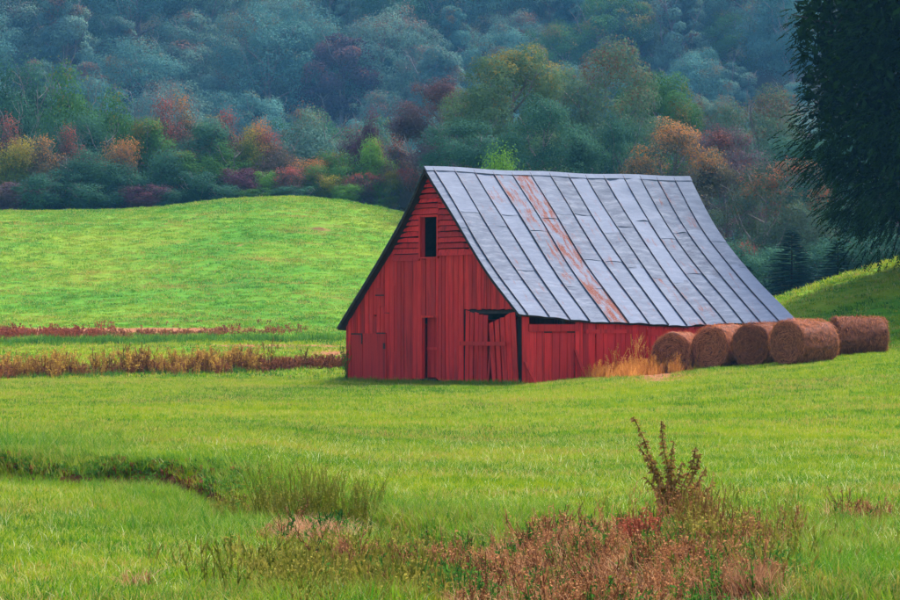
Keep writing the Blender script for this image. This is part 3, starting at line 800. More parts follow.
def conifer(seed, Ht, W, n_leaf):
    g = np.random.default_rng(seed); b = MB(); b.tube([(0, 0, 0), (0.02, 0, Ht * 0.5), (0, 0, Ht * 0.97)], [0.02 * Ht, 0.012 * Ht, 0.01], 6)
    P = []; D = []
    nb = 90
    for k in range(nb):
        f = (k + g.random()) / nb; z = Ht * (0.04 + 0.93 * f); L = W / 2 * (1 - f) ** 0.85 * g.uniform(0.75, 1.1) + 0.08; az = k * 2.4 + g.uniform(-.3, .3)
        dr = np.array([math.cos(az), math.sin(az), -0.18 + 0.5 * f])
        e = np.array([0, 0, z]) + dr * L; b.tube([(0, 0, z), e], [0.012 * Ht * (1 - f) * 0.4 + 0.006, 0.005], 3)
        m = int(n_leaf / nb * (0.35 + 1.3 * (1 - f)))
        s = g.random(m) ** 0.6
        side = np.array([-dr[1], dr[0], 0]) * 1.0
        off = g.uniform(-1, 1, m) * (0.32 * L * (1.1 - s))
        p = np.array([0, 0, z]) + dr * L * s[:, None] + side * off[:, None] + np.stack([0 * s, 0 * s, -0.10 * L * s ** 2 - np.abs(off) * 0.15], -1)
        P.append(p); q = dr[None] * 0.8 + side * np.sign(off)[:, None] * 0.7 + [0, 0, -0.15]; D.append(q / np.linalg.norm(q, axis=1)[:, None])
    P = np.concatenate(P); D = np.concatenate(D); n = len(P)
    up = g.normal(0, 0.4, (n, 3)) + [0, 0, 1]; sd = np.cross(D, up); sd /= np.linalg.norm(sd, axis=1)[:, None]
    L = (0.05 * Ht * g.uniform(0.6, 1.3, n))[:, None]; wd = L * 0.16
    Q = np.stack([P - sd * wd, P + sd * wd, P + D * L + sd * wd * 0.3, P + D * L - sd * wd * 0.3], 1)
    return mesh_np('trunk', b.v, b.f, M['bark_dark'], True), quad_mesh('crown', Q, None, np.clip(g.normal(0.5, 0.2, n), 0, 1))

LM = {  # blue and grey: distance haze is partly put into the leaf colour
 'blue':   leaf_mat('leaf_haze_blue_green', (0.020, 0.080, 0.072), (0.110, 0.255, 0.200), (0.22, 0.16, 0.06), 0.02, 0.2),
 'grey':   leaf_mat('leaf_haze_grey_green', (0.034, 0.096, 0.080), (0.160, 0.275, 0.195), (0.25, 0.13, 0.08), 0.05, 0.4),
 'green':  leaf_mat('leaf_green', (0.022, 0.075, 0.020), (0.075, 0.190, 0.040), (0.30, 0.22, 0.04), 0.02, 0.2),
 'dark':   leaf_mat('leaf_dark_green', (0.014, 0.056, 0.036), (0.055, 0.145, 0.085), None),
 'mauve':  leaf_mat('leaf_mauve', (0.060, 0.040, 0.050), (0.150, 0.095, 0.100), (0.30, 0.10, 0.06), 0.10, 0.3),
 'olive':  leaf_mat('leaf_olive', (0.045, 0.095, 0.045), (0.140, 0.220, 0.090), (0.34, 0.24, 0.04), 0.0, 0.45, scale=1.2),
 'tipped': leaf_mat('leaf_rust_tipped', (0.040, 0.085, 0.050), (0.110, 0.185, 0.090), (0.30, 0.13, 0.07), 0.0, 0.3, scale=2.0),
 'orange': leaf_mat('leaf_orange', (0.055, 0.060, 0.040), (0.140, 0.120, 0.065), (0.60, 0.24, 0.06), 0.14, 0.5, scale=3.2),
 'red':    leaf_mat('leaf_red', (0.050, 0.050, 0.040), (0.130, 0.090, 0.070), (0.50, 0.11, 0.075), 0.14, 0.5, scale=3.2),
 'yellow': leaf_mat('leaf_yellow', (0.050, 0.090, 0.020), (0.150, 0.190, 0.030), (0.46, 0.34, 0.04), 0.16, 0.6, scale=3.2),
 'purple': leaf_mat('leaf_purple', (0.050, 0.022, 0.036), (0.120, 0.048, 0.070), (0.20, 0.06, 0.07), 0.2, 0.2),
 'plum': leaf_mat('leaf_dull_green', (0.045, 0.075, 0.050), (0.110, 0.150, 0.085), (0.44, 0.15, 0.07), 0.0, 0.5, scale=1.6),
 'bright': leaf_mat('leaf_bright_green', (0.050, 0.140, 0.020), (0.150, 0.300, 0.040), None),
 'spruce': leaf_mat('needle_blue_green', (0.010, 0.040, 0.036), (0.035, 0.095, 0.075), None, trans=0.1),
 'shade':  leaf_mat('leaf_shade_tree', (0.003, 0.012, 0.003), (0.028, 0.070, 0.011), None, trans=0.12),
}
WORD = {'blue': 'blue-green', 'grey': 'grey-green', 'green': 'green', 'dark': 'dark green', 'mauve': 'mauve-brown', 'olive': 'olive green', 'tipped': 'rust-tipped green',
        'orange': 'orange-flecked', 'red': 'crimson-flecked', 'yellow': 'yellow-flecked', 'purple': 'purple-brown', 'bright': 'bright green', 'spruce': 'blue-green'}
TREES = []      # (root, colour key, u, v_centre, wpx, tier)
def place_tree(proto, x, y, s, rot, colour, name='tree', label=None, cat='tree', group=None, sz=1.0, z=None, crown_h=None):
    tm, cm, Hp, Wp = proto
    zz = hz(x, y) - 0.15 if z is None else z
    r = empty(name, (x, y, zz), rot); r.scale = (s, s, s * sz)
    link('trunk', tm, r)
    c = link('crown', cm, r)
    if len(cm.materials) == 0: cm.materials.append(LM[colour])
    c.material_slots[0].link = 'OBJECT'; c.material_slots[0].material = LM[colour]
    u, v = uv_of(x, y, zz + Hp * s * sz * 0.72)
    r['category'] = cat
    if group: r['group'] = group
    if label: r['label'] = label
    else: TREES.append((r, colour, float(u), float(v), float(Wp * s * F / y), name))
    return r
def P_(seed, Ht, W, n, leaf, **k): return (*broadleaf(seed, Ht, W, n, leaf, **k), Ht, W)

# --- hillside wood: rows of crowns climbing the slope
HILL = [P_(100 + k, 14, (9.6, 8.2, 10.4, 7.6, 9.0, 8.6, 11.0, 7.2)[k], 26000, (0.18, 0.19, 0.175, 0.19, 0.17, 0.18, 0.18, 0.18)[k],
           n_clump=(90, 70, 100, 66, 84, 90, 110, 64)[k], cb=(0.15, 0.2, 0.15, 0.1, 0.2, 0.15, 0.2, 0.1)[k], shape=('vase', 'round', 'dome', 'cone', 'vase', 'dome', 'round', 'cone')[k], open_=(0.5, 0.2, 0.3, 0.2, 0.7, 0.3, 0.4, 0.3)[k], upright=0.42) for k in range(8)]
tg = np.random.default_rng(77)
rows = [(470, 14), (500, 13), (516, 12.5), (531, 12.5), (546, 12), (561, 12), (576, 12), (591, 12), (606, 11), (620, 11), (634, 11)]
for k, (yr, sp) in enumerate(rows):
    half = 450 / F * yr + 16
    x = -half + tg.uniform(0, sp)
    while x < half:
        yj = yr + tg.uniform(-6, 6); xj = x + tg.uniform(-2.5, 2.5); s = 1.6 * tg.uniform(0.82, 1.34)
        u = 450 + F * xj / yj
        if u < 800 and not (k < 2 and u < 190):
            w_ = tg.random()
            if k < 3: colour = ('mauve' if w_ < .08 else 'grey' if w_ < .36 else 'green' if w_ < .58 else 'olive' if w_ < .68 else 'tipped' if w_ < .73 else 'blue')
            else: colour = ('grey' if w_ < .34 else 'mauve' if w_ < .36 else 'green' if w_ < .44 else 'dark' if w_ < .52 else 'olive' if w_ < .55 else 'blue')
            top_v = HOR - F * (hz(xj, yj) + 14 * s - HC) / yj
            bot_v = HOR - F * (hz(xj, yj) + 7 * s - HC) / yj
            if bot_v > -12:
                place_tree(HILL[tg.integers(8)], xj, yj, s, tg.uniform(0, 6.28), colour, group='trees on the wooded hillside', sz=tg.uniform(0.9, 1.12))
        x += sp * tg.uniform(0.82, 1.18)

for (u, yj, k) in ((640, 596, 0), (662, 604, 2), (560, 606, 6), (345, 606, 5), (730, 600, 1)):
    place_tree(HILL[k], (u - 450) / F * yj, yj, 1.75, u * 0.1, 'blue' if k % 2 else 'grey', group='trees on the wooded hillside')
# --- tall trees standing behind the barn
TALL = [P_(201, 20, 11.5, 42000, 0.185, n_clump=100, cb=0.2, upright=0.36), P_(202, 20, 12.5, 42000, 0.185, n_clump=110, cb=0.15, upright=0.36, shape='dome'),
        P_(203, 16, 9.5, 30000, 0.165, n_clump=84, cb=0.15, upright=0.4, open_=0.5)]
def at(u, Yt): return (u - 450) / F * Yt
GB = 'tall trees behind the barn'
def tall(pi, u, top_v, Yt, colour, label, s_w=1.0):
    x = at(u, Yt); z = hz(x, Yt); Ht = HC + (HOR - top_v) / F * Yt - z
    tm, cm, Hp, Wp = TALL[pi]; s = s_w; 
    r = place_tree(TALL[pi], x, Yt, s, RNG.uniform(0, 6.28), colour, label=label, group=GB, sz=Ht / Hp / s)
    return r
tall(0, 508, 34, 232, 'olive', 'tall broad tree with yellowing top behind the left part of the roof', 0.9)
tall(1, 585, 38, 238, 'tipped', 'tall dark broad tree with faint rust tips behind the middle of the roof', 0.92)
tall(2, 438, 70, 246, 'mauve', 'thin grey-mauve tree standing just behind the peak of the barn', 0.95)
tall(0, 650, 62, 262, 'green', 'tall green tree behind the right third of the roof ridge', 0.85)
tall(2, 545, 88, 215, 'dark', 'dark green understorey tree hugging the ridge below the two tall trees', 0.9)
tall(2, 470, 112, 222, 'dark', 'dark green understorey tree rising over the left end of the ridge', 0.8)
tall(2, 622, 108, 222, 'dark', 'dark understorey tree just left of the orange-flecked tree', 0.72)
tall(2, 676, 112, 214, 'orange', 'orange-flecked autumn tree above the right end of the roof ridge', 0.92)
tall(2, 728, 118, 226, 'mauve', 'mauve-brown tree with orange flecks beside the orange autumn tree', 0.8)
tall(1, 762, 84, 262, 'tipped', 'tree with rusty rounded top left of the dark overhanging tree', 0.78)
tall(0, 712, 84, 275, 'grey', 'grey-green tree above the orange autumn tree', 0.75)
tall(0, 815, 130, 235, 'dark', 'dark tree half hidden behind the dark overhanging tree', 0.9)
tall(0, 860, 120, 215, 'dark', 'dark tree hidden deep behind the dark overhanging tree, far right', 0.95)
SMALL = [P_(301, 8.5, 7.2, 24000, 0.125, n_clump=60, cb=0.16, upright=0.55, base=0.10, open_=0.4, shape='dome'),
         P_(302, 7, 5.6, 18000, 0.145, n_clump=44, cb=0.05, shape='shrub', open_=0.8, upright=0.5), P_(303, 9, 6.0, 18000, 0.15, n_clump=46, cb=0.10, upright=0.5, open_=0.9),
         P_(304, 5, 4.6, 15000, 0.13, n_clump=40, cb=0.03, shape='vase', open_=0.9, upright=0.6), P_(305, 9, 5.2, 16000, 0.145, n_clump=40, cb=0.06, shape='cone', open_=0.7)]
def small(pi, u, top_v, Yt, colour, s_w, label=None, name='tree', cat='tree', group=None):
    x = at(u, Yt); z = hz(x, Yt); Ht = HC + (HOR - top_v) / F * Yt - z
    tm, cm, Hp, Wp = SMALL[pi]
    return place_tree(SMALL[pi], x, Yt, s_w, RNG.uniform(0, 6.28), colour, name=name, label=label, cat=cat, group=group, sz=Ht / Hp / s_w)
small(0, 762, 163, 186, 'plum', 1.0, 'round-headed fine-twigged tree with rusty top beside the right roof edge')
small(1, 500, 152, 150, 'bright', 0.66, 'small bright green leafy bush peeking over the barn roof ridge', 'bush', 'bush')
small(3, 742, 238, 178, 'red', 0.34, 'small reddish bush low beside the right edge of the roof', 'bush', 'bush')
small(2, 880, 175, 200, 'purple', 0.8, 'purple-brown bush in the gap beside the dark overhanging tree', 'bush', 'bush')
SPR = (*conifer(401, 6.0, 5.2, 26000), 6.0, 5.2)
for (u, tv, Yt, lab, s) in ((792, 226, 168, 'broad blue-green spruce beside the lower right roof corner', 0.95), (838, 238, 165, 'dark low spruce behind the grassy rise, under the overhanging tree', 0.9),
                            (748, 262, 160, 'small dark spruce tucked against the right roof edge', 0.6)):
    x = at(u, Yt); z = hz(x, Yt); Ht = HC + (HOR - tv) / F * Yt - z
    place_tree(SPR, x, Yt, s, RNG.uniform(0, 6), 'spruce', name='spruce_tree', label=lab, group='spruces behind the grassy rise', sz=Ht / 6.0 / s)

for (u, tv, Yt, lab, s) in ((735, 238, 172, 'dark bush low against the right roof edge, left of the spruces', .8), (765, 246, 175, 'dark bush between the right roof edge and the broad spruce', .8), (820, 240, 176, 'dark bush between the two spruces behind the rise', .9), (862, 232, 172, 'dark bush right of the spruces, under the overhanging tree', 1.0),
                            (892, 226, 165, 'dark bush at the right edge behind the grassy rise', 1.0), (800, 205, 192, 'taller dark bush rising behind the broad spruce', 1.2), (845, 200, 195, 'taller dark bush behind the low spruce', 1.3)):
    small(1, u, tv, Yt, 'dark', s, lab, 'bush', 'bush', 'dark bushes behind the grassy rise')
# --- mixed autumn edge of the wood above the pasture crest
eg = np.random.default_rng(31)
spec = [ # u, top row, colour, proto, width scale, Y
 (18, 96, 'dark', 2, 1.3, 262), (40, 60, 'dark', 2, 1.5, 275), (85, 68, 'green', 2, 1.3, 270), (60, 112, 'dark', 1, 1.2, 258), (10, 140, 'yellow', 1, 1.0, 252), (22, 118, 'red', 2, .8, 256),
 (105, 118, 'dark', 2, 1.2, 256), (70, 150, 'dark', 2, 1.2, 250), (130, 92, 'green', 2, 1.2, 264), (150, 114, 'green', 4, 1.2, 255), (172, 100, 'red', 2, .9, 262),
 (190, 96, 'orange', 2, .9, 264), (160, 150, 'dark', 1, 1.1, 250), (120, 160, 'dark', 1, 1.1, 249), (205, 118, 'dark', 4, 1.3, 254), (222, 112, 'red', 2, .8, 258),
 (182, 148, 'green', 4, 1.0, 250), (232, 140, 'green', 2, 1.0, 251), (252, 120, 'orange', 2, .8, 256), (246, 128, 'yellow', 2, .7, 254), (240, 165, 'purple', 3, 1.1, 248),
 (270, 128, 'orange', 2, .8, 255), (285, 132, 'red', 2, .9, 254), (300, 158, 'orange', 1, .8, 249), (285, 165, 'red', 3, .9, 247), (268, 168, 'bright', 3, .8, 247),
 (328, 108, 'grey', 2, 1.3, 262), (345, 150, 'green', 1, .9, 250), (362, 108, 'purple', 2, .55, 252), (352, 128, 'mauve', 2, 1.0, 258), (395, 134, 'red', 2, .7, 253),
 (385, 142, 'orange', 2, .6, 251), (370, 138, 'bright', 1, .7, 250), (330, 172, 'yellow', 3, .8, 247), (360, 170, 'red', 3, .7, 246), (392, 168, 'yellow', 4, .6, 246),
 (410, 165, 'red', 3, .8, 246), (378, 178, 'bright', 4, .5, 246), (312, 165, 'green', 1, .8, 249), (200, 168, 'dark', 3, 1.2, 247), (45, 172, 'dark', 3, 1.3, 247), (15, 178, 'mauve', 3, 1.2, 247),
 (90, 180, 'dark', 3, 1.2, 246), (140, 182, 'purple', 3, 1.0, 246), (165, 185, 'dark', 3, 1.0, 246), (225, 182, 'dark', 3, 1.0, 246), (420, 150, 'grey', 2, .9, 256), (8, 66, 'dark', 2, 1.4, 280),
 (345, 182, 'bright', 3, .7, 245), (300, 184, 'dark', 3, .9, 245), (255, 186, 'green', 3, .8, 245), (75, 128, 'red', 2, .7, 254), (112, 140, 'orange', 1, .9, 252), (48, 138, 'orange', 2, .9, 253)]
for (u, tv, colour, pi, sw, Yt) in spec:
    small(pi, u, tv, Yt, colour, sw * 0.95, name='tree' if pi in (2, 4) else 'bush', cat='tree' if pi in (2, 4) else 'bush', group='autumn edge of the wood')

# --- labels for the wood, from where each one stands in the picture
def column(u):
    for lim, s in ((60, 'by the left edge'), (120, 'near the left edge'), (180, 'above left pasture crest'), (245, 'left of pasture hilltop'), (305, 'above pasture hilltop'),
                   (365, 'right of pasture hilltop'), (425, 'left of barn peak'), (485, 'above barn peak'), (545, 'above left roof end'), (605, 'above mid roof'), (665, 'above right roof half'),
                   (725, 'above far roof end')):
        if u < lim: return s
    return 'beside overhanging tree'
def tier(v): return 'along the top edge' if v < 22 else 'high up' if v < 55 else 'midway up' if v < 90 else 'lower' if v < 140 else 'in front'
from collections import defaultdict
bucket = defaultdict(list)
for r, colour, u, v, wpx, nm in TREES:
    edge_ = r.get('group') == 'autumn edge of the wood'
    key = (('autumn ' if edge_ and colour in ('orange', 'red', 'yellow') else 'hazy ' if not edge_ else '') + WORD[colour] + ' ' + r['category'], tier(v), column(u))
    bucket[key].append((u, r, wpx))
ORD = ['leftmost', 'second from left', 'third from left', 'fourth from left', 'fifth from left', 'sixth from left', 'seventh from left']
for (a, b, c), L in bucket.items():
    L.sort(key=lambda e: e[0])
    for k, (u, r, wpx) in enumerate(L):
        if len(L) == 1: r['label'] = f'{a} {b} {c}' if len(f'{a} {b} {c}'.split()) > 3 else f'{a} {b} the wood {c}'
        else:
            o = ('left' if k == 0 else 'right') + ' of two' if len(L) == 2 else ('rightmost' if k == len(L) - 1 else ORD[k])
            r['label'] = f'{a} {b}, {c}, {o}'

# --- the big dark tree leaning in from the right
def big_tree():
    g = np.random.default_rng(900); Yt = 126.0; x0 = (994 - 450) / F * Yt; z0 = hz(x0, Yt)
    root = tag(empty('shade_tree', (x0, Yt, z0 - 0.1)), 'big dark tree with drooping leaf sprays overhanging the right edge', 'tree')
    b = MB()
    for p, r in limb_paths(g, 19, 17, 0.2, 16, 0.85, 0.22): b.tube(p, [q * 1.1 for q in r], 7)
    link('trunk', mesh_np('trunk', b.v, b.f, M['bark_dark'], True), root)
    root.scale = (1.12, 1.12, 1.12); zb = (4.55 - z0) / 1.12                                     # lowest sprays above the base
    C = []; Rc = []
    cz, hh = 9.0, 9.2
    for k in range(330):
        d = g.normal(0, 1, 3); d /= np.linalg.norm(d); rad = g.uniform(0.5, 0.98) if k > 40 else g.uniform(0, 0.5)
        d = np.sign(d) * np.abs(d) ** 0.72; d /= max(np.linalg.norm(d[:2]), abs(d[2]), 1e-3) ** 0.7
        c = np.array([d[0] * 8.0 * rad, d[1] * 8.0 * rad, cz + d[2] * hh * rad])
        if c[2] < zb + 0.6: c[2] = zb + 0.6 + g.uniform(0, 1.5)
        C.append(c); Rc.append(g.uniform(0.8, 1.5))
    C = np.array(C); Rc = np.array(Rc)
    nf = 30000; k = g.integers(0, len(C), nf)
    d = g.normal(0, 1, (nf, 3)); d[:, 2] = d[:, 2] * 0.7 + 0.2; d /= np.linalg.norm(d, axis=1)[:, None]
    P = C[k] + d * (Rc[k] * (0.4 + 0.6 * g.random(nf)))[:, None]
    out = P - np.array([0, 0, cz]); out[:, 2] *= 0.3; out /= np.linalg.norm(out, axis=1)[:, None]
    D = out * 0.9 + d * 0.4 + g.normal(0, 0.22, (nf, 3)); D[:, 2] -= 0.2; D /= np.linalg.norm(D, axis=1)[:, None]
    L = g.uniform(0.30, 0.56, nf)
    sd = np.cross(D, [0, 0, 1.0]); sd /= np.linalg.norm(sd, axis=1)[:, None] + 1e-9
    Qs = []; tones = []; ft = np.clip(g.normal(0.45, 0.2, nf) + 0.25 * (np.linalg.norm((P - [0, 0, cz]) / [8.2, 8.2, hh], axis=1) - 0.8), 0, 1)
    for j in range(7):
        s = (j + 0.6) / 7
        p = P + D * (L * s)[:, None] - np.stack([0 * L, 0 * L, 0.35 * L * s * s], -1)
        for sg in (-1, 1):
            dd = D * 0.75 + sd * sg * 0.62 + g.normal(0, 0.15, (nf, 3)); dd[:, 2] -= 0.35; dd /= np.linalg.norm(dd, axis=1)[:, None]
            ll = (L * 0.34 * (1 - 0.5 * abs(s - 0.45)))[:, None]; n2 = np.cross(dd, D); n2 = np.cross(n2, dd); n2 /= np.linalg.norm(n2, axis=1)[:, None] + 1e-9
            w2 = ll * 0.21
            Qs.append(np.stack([p, p + dd * ll * 0.5 + n2 * w2, p + dd * ll, p + dd * ll * 0.5 - n2 * w2], 1)); tones.append(ft)
    Q = np.concatenate(Qs); tn = np.concatenate(tones)
    nc = 34000; d = g.normal(0, 1, (nc, 3)); d /= np.linalg.norm(d, axis=1)[:, None]; rr = 0.97 * g.random(nc) ** 0.4
    pc = d * rr[:, None] * [8.0, 8.0, hh] + [0, 0, cz]; n3 = g.normal(0, 1, (nc, 3)); n3 /= np.linalg.norm(n3, axis=1)[:, None]
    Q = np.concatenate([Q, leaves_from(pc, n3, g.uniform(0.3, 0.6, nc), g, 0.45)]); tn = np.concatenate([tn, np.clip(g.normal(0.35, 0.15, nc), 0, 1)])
    ok = Q[:, :, 2].min(1) > zb * 0.85
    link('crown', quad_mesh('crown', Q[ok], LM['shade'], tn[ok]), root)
    return root
big_tree()

# ------------------------------------------------------------------ grass and weeds: instanced tufts
STORE = bpy.data.collections.new('tuft_store')         # templates only, never linked to the scene
def blades(g, n, h, spread, width, bend=0.5, stiff=0.3, seg=2):
    a = g.uniform(0, 2 * math.pi, n); r = spread * np.sqrt(g.random(n))
    base = np.stack([r * np.cos(a), r * np.sin(a), np.full(n, -0.01)], -1)
    az = a + g.normal(0, 1.0, n); hh = h * g.uniform(0.55, 1.25, n); bd = bend * g.uniform(0.2, 1.2, n)
    out = np.stack([np.cos(az), np.sin(az), 0 * az], -1); sd = np.stack([-np.sin(az), np.cos(az), 0 * az], -1)
    tw = g.normal(0, 0.8, n)[:, None]; sd = sd * np.cos(tw) + out * np.sin(tw)
    Q = []; tn = []; tone = g.random(n)
    prev = base; pw = width * g.uniform(0.7, 1.3, n)[:, None]
    for k in range(1, seg + 1):
        f = k / seg
        p = base + out * (hh * bd * f * f)[:, None] + np.stack([0 * hh, 0 * hh, hh * (f - 0.35 * bd * f * f)], -1)
        w2 = pw * (1 - 0.92 * f)
        w1 = pw * (1 - 0.92 * (k - 1) / seg)
        Q.append(np.stack([prev - sd * w1, prev + sd * w1, p + sd * w2, p - sd * w2], 1)); tn.append(tone); prev = p
    return np.concatenate(Q), np.concatenate(tn)
def weed(g, n_st, h, spread, leaf, n_leaf, head=0.0, droop=0.2, branch=2, stem_w=0.006):
    """thin branching stems with small leaves and a seed head; returns quads + tones (stems tone < 0.2)"""
    Q = []; T = []
    for _ in range(n_st):
        a = g.uniform(0, 6.28); r = spread * math.sqrt(g.random()); p0 = np.array([r * math.cos(a), r * math.sin(a), -0.02])
        hh = h * g.uniform(0.55, 1.1); ln = np.array([math.cos(a), math.sin(a), 0]) * g.uniform(0, 0.35) * hh
        path = [p0 + ln * f * f + np.array([0, 0, hh * f]) + g.normal(0, 0.012, 3) * hh for f in np.linspace(0, 1, 5)]
        segs = list(zip(path[:-1], path[1:]))
        for _b in range(branch):
            f = g.uniform(0.35, 0.85); q = path[0] + (path[-1] - path[0]) * f; az = g.uniform(0, 6.28)
            e = q + np.array([math.cos(az) * 0.35, math.sin(az) * 0.35, 0.75]) * hh * g.uniform(0.15, 0.4); segs.append((q, e))
        for (u_, v_) in segs:
            for s_ in (np.array([1.0, 0.2, 0]), np.array([-0.2, 1.0, 0])):
                Q.append([u_ - s_ * stem_w, u_ + s_ * stem_w, v_ + s_ * stem_w * 0.7, v_ - s_ * stem_w * 0.7]); T.append(g.uniform(0, 0.2))
        for _l in range(n_leaf):
            u_, v_ = segs[g.integers(len(segs))]; q = u_ + (v_ - u_) * g.random()
            top = q[2] / (h + 1e-6); az = g.uniform(0, 6.28); s = leaf * g.uniform(0.5, 1.3)
            if head and g.random() < head: q = path[-1] + (path[-2] - path[-1]) * g.random() ** 1.5 + g.normal(0, 0.02, 3); s *= 0.7
            d = np.array([math.cos(az), math.sin(az), g.uniform(-0.6, 0.9) - droop]); d /= np.linalg.norm(d)
            n2 = np.cross(d, g.normal(0, 1, 3)); n2 /= np.linalg.norm(n2) + 1e-9
            Q.append([q, q + d * s * 0.5 + n2 * s * 0.22, q + d * s, q + d * s * 0.5 - n2 * s * 0.22]); T.append(np.clip(0.3 + 0.6 * top + g.normal(0, 0.15), 0.2, 1))
    return np.array(Q), np.array(T)
def np_cat(a, b): return np.concatenate([a[0], b[0]]), np.concatenate([a[1], b[1]])
def template(name, Q, T, mat):
    o = bpy.data.objects.new(name, quad_mesh(name, Q, mat, T)); STORE_now.objects.link(o); return o
def scatter(name, label, cat, pts, scl, make, n_var, mat, seed, tilt=0.12):
    """one 'stuff' object: points carrying rotation and size, tufts put on them by a node modifier"""
    global STORE_now
    if len(pts) == 0: return
    STORE_now = bpy.data.collections.new(name + '_templates')
    g = np.random.default_rng(seed)
    for k in range(n_var):
        Q, T = make(g); template(name + '_tuft', Q, T, mat)
    n = len(pts); me = bpy.data.meshes.new(name); me.vertices.add(n); me.vertices.foreach_set('co', np.asarray(pts, np.float32).ravel())
    rot = np.stack([g.normal(0, tilt, n), g.normal(0, tilt, n), g.uniform(0, 6.28, n)], -1).astype(np.float32)
    a = me.attributes.new('rot', 'FLOAT_VECTOR', 'POINT'); a.data.foreach_set('vector', rot.ravel())
    a = me.attributes.new('scl', 'FLOAT', 'POINT'); a.data.foreach_set('value', np.asarray(scl, np.float32))
    a = me.attributes.new('pick', 'INT', 'POINT'); a.data.foreach_set('value', g.integers(0, n_var, n).astype(np.int32))
    me.materials.append(mat)
    o = tag(link(name, me), label, cat, kind='stuff')
    ng = bpy.data.node_groups.new(name + '_nodes', 'GeometryNodeTree')
    ng.interface.new_socket('Geometry', in_out='INPUT', socket_type='NodeSocketGeometry'); ng.interface.new_socket('Geometry', in_out='OUTPUT', socket_type='NodeSocketGeometry')
    gi = ng.nodes.new('NodeGroupInput'); go = ng.nodes.new('NodeGroupOutput'); mp = ng.nodes.new('GeometryNodeMeshToPoints'); ip = ng.nodes.new('GeometryNodeInstanceOnPoints')
    ci = ng.nodes.new('GeometryNodeCollectionInfo'); ci.inputs['Collection'].default_value = STORE_now; ci.inputs['Separate Children'].default_value = True; ci.inputs['Reset Children'].default_value = True
    def na(nm, ty): 
        q = ng.nodes.new('GeometryNodeInputNamedAttribute'); q.data_type = ty; q.inputs['Name'].default_value = nm; return q.outputs['Attribute']
    L = ng.links.new
    L(gi.outputs[0], mp.inputs['Mesh']); L(mp.outputs[0], ip.inputs['Points']); L(ci.outputs[0], ip.inputs['Instance']); ip.inputs['Pick Instance'].default_value = True
    L(na('pick', 'INT'), ip.inputs['Instance Index']); L(na('rot', 'FLOAT_VECTOR'), ip.inputs['Rotation']); L(na('scl', 'FLOAT'), ip.inputs['Scale']); L(ip.outputs[0], go.inputs[0])
    md = o.modifiers.new('tufts', 'NODES'); md.node_group = ng
    return o

gg = np.random.default_rng(55)
def frustum_points(y0, y1, dens, margin=2.0, u0=0, u1=900, power=1.0):
    area = 0.5 * ((u1 - u0) / F * y0 + (u1 - u0) / F * y1 + 4 * margin) * (y1 - y0)
    n = int(area * dens * 1.6)
    y = gg.uniform(y0, y1, n); wmax = (u1 - u0) / F * y1 + 2 * margin
    t = gg.random(n) * wmax; wid = (u1 - u0) / F * y + 2 * margin; ok = t < wid
    y = y[ok]; x = (u0 - 450) / F * y - margin + t[ok]
    return x, y
def not_barn(x, y, pad=0.0):
    dx, dy = x - BX, y - BY
    lx = dx * CA - dy * SA; ly = dx * SA + dy * CA
    return ~((lx > -BW - pad) & (lx < pad) & (ly > -pad) & (ly < BL + pad))

M['g_short'] = grass_mat('short_grass'); M['g_tall'] = grass_mat('tall_grass', (0.055, 0.185, 0.012), 0.45)
M['g_dry'] = simple_leaf('dry_grass', (0.12, 0.040, 0.018), (0.56, 0.25, 0.10), 0.3, 1.5)
M['g_pink'] = simple_leaf('pale_dead_grass', (0.24, 0.085, 0.040), (0.62, 0.36, 0.18), 0.3, 2.0)
M['g_olive'] = simple_leaf('olive_weed', (0.120, 0.135, 0.014), (0.400, 0.310, 0.055), 0.35, 1.2)
M['g_gold'] = simple_leaf('golden_weed', (0.150, 0.045, 0.022), (0.62, 0.36, 0.06), 0.3, 0.25)
M['g_rust'] = simple_leaf('rust_weed', (0.10, 0.030, 0.016), (0.36, 0.13, 0.05), 0.3, 0.8)
M['g_orange'] = simple_leaf('orange_weed', (0.36, 0.115, 0.022), (0.78, 0.38, 0.10), 0.45, 0.9)
M['g_red'] = simple_leaf('red_weed', (0.13, 0.030, 0.018), (0.40, 0.105, 0.050), 0.3, 1.2)
M['g_brown'] = simple_leaf('brown_stalk', (0.080, 0.040, 0.012), (0.300, 0.160, 0.045), 0.2, 1.2)
M['g_green'] = simple_leaf('green_weed', (0.020, 0.080, 0.012), (0.110, 0.250, 0.030), 0.35, 1.0)

# short pasture grass, near field
x, y = frustum_points(24.5, 62, 95, 4.0); z = H(x, y); dm = dry_mask(x, y, z) + soil_mask(x, y, z) * 1.1 + gg.uniform(-0.3, 0.3, len(x)); ok = dm < 0.75
scatter('short_grass', 'short bright green pasture grass in the near field', 'grass', np.stack([x, y, z], -1)[ok], gg.uniform(0.7, 1.35, ok.sum()),
        lambda g: blades(g, 16, 0.10, 0.10, 0.0060, 0.8), 6, M['g_short'], 1)
x, y = frustum_points(62, 112, 34, 5.0); z = H(x, y); dm = dry_mask(x, y, z) + gg.uniform(-0.3, 0.3, len(x)); ok = (dm < 0.55) & not_barn(x, y)
scatter('field_grass', 'yellow-green cropped grass in front of the barn', 'grass', np.stack([x, y, z], -1)[ok], gg.uniform(0.6, 1.3, ok.sum()),
        lambda g: blades(g, 22, 0.10, 0.18, 0.007, 0.8), 6, M['g_short'], 2)
x, y = frustum_points(112, 240, 4.2, 6.0); z = H(x, y); dm = dry_mask(x, y, z) + soil_mask(x, y, z) + gg.uniform(-0.3, 0.3, len(x)); ok = (dm < 0.6) & not_barn(x, y, .1) & ((x < 2) | (x > 9))
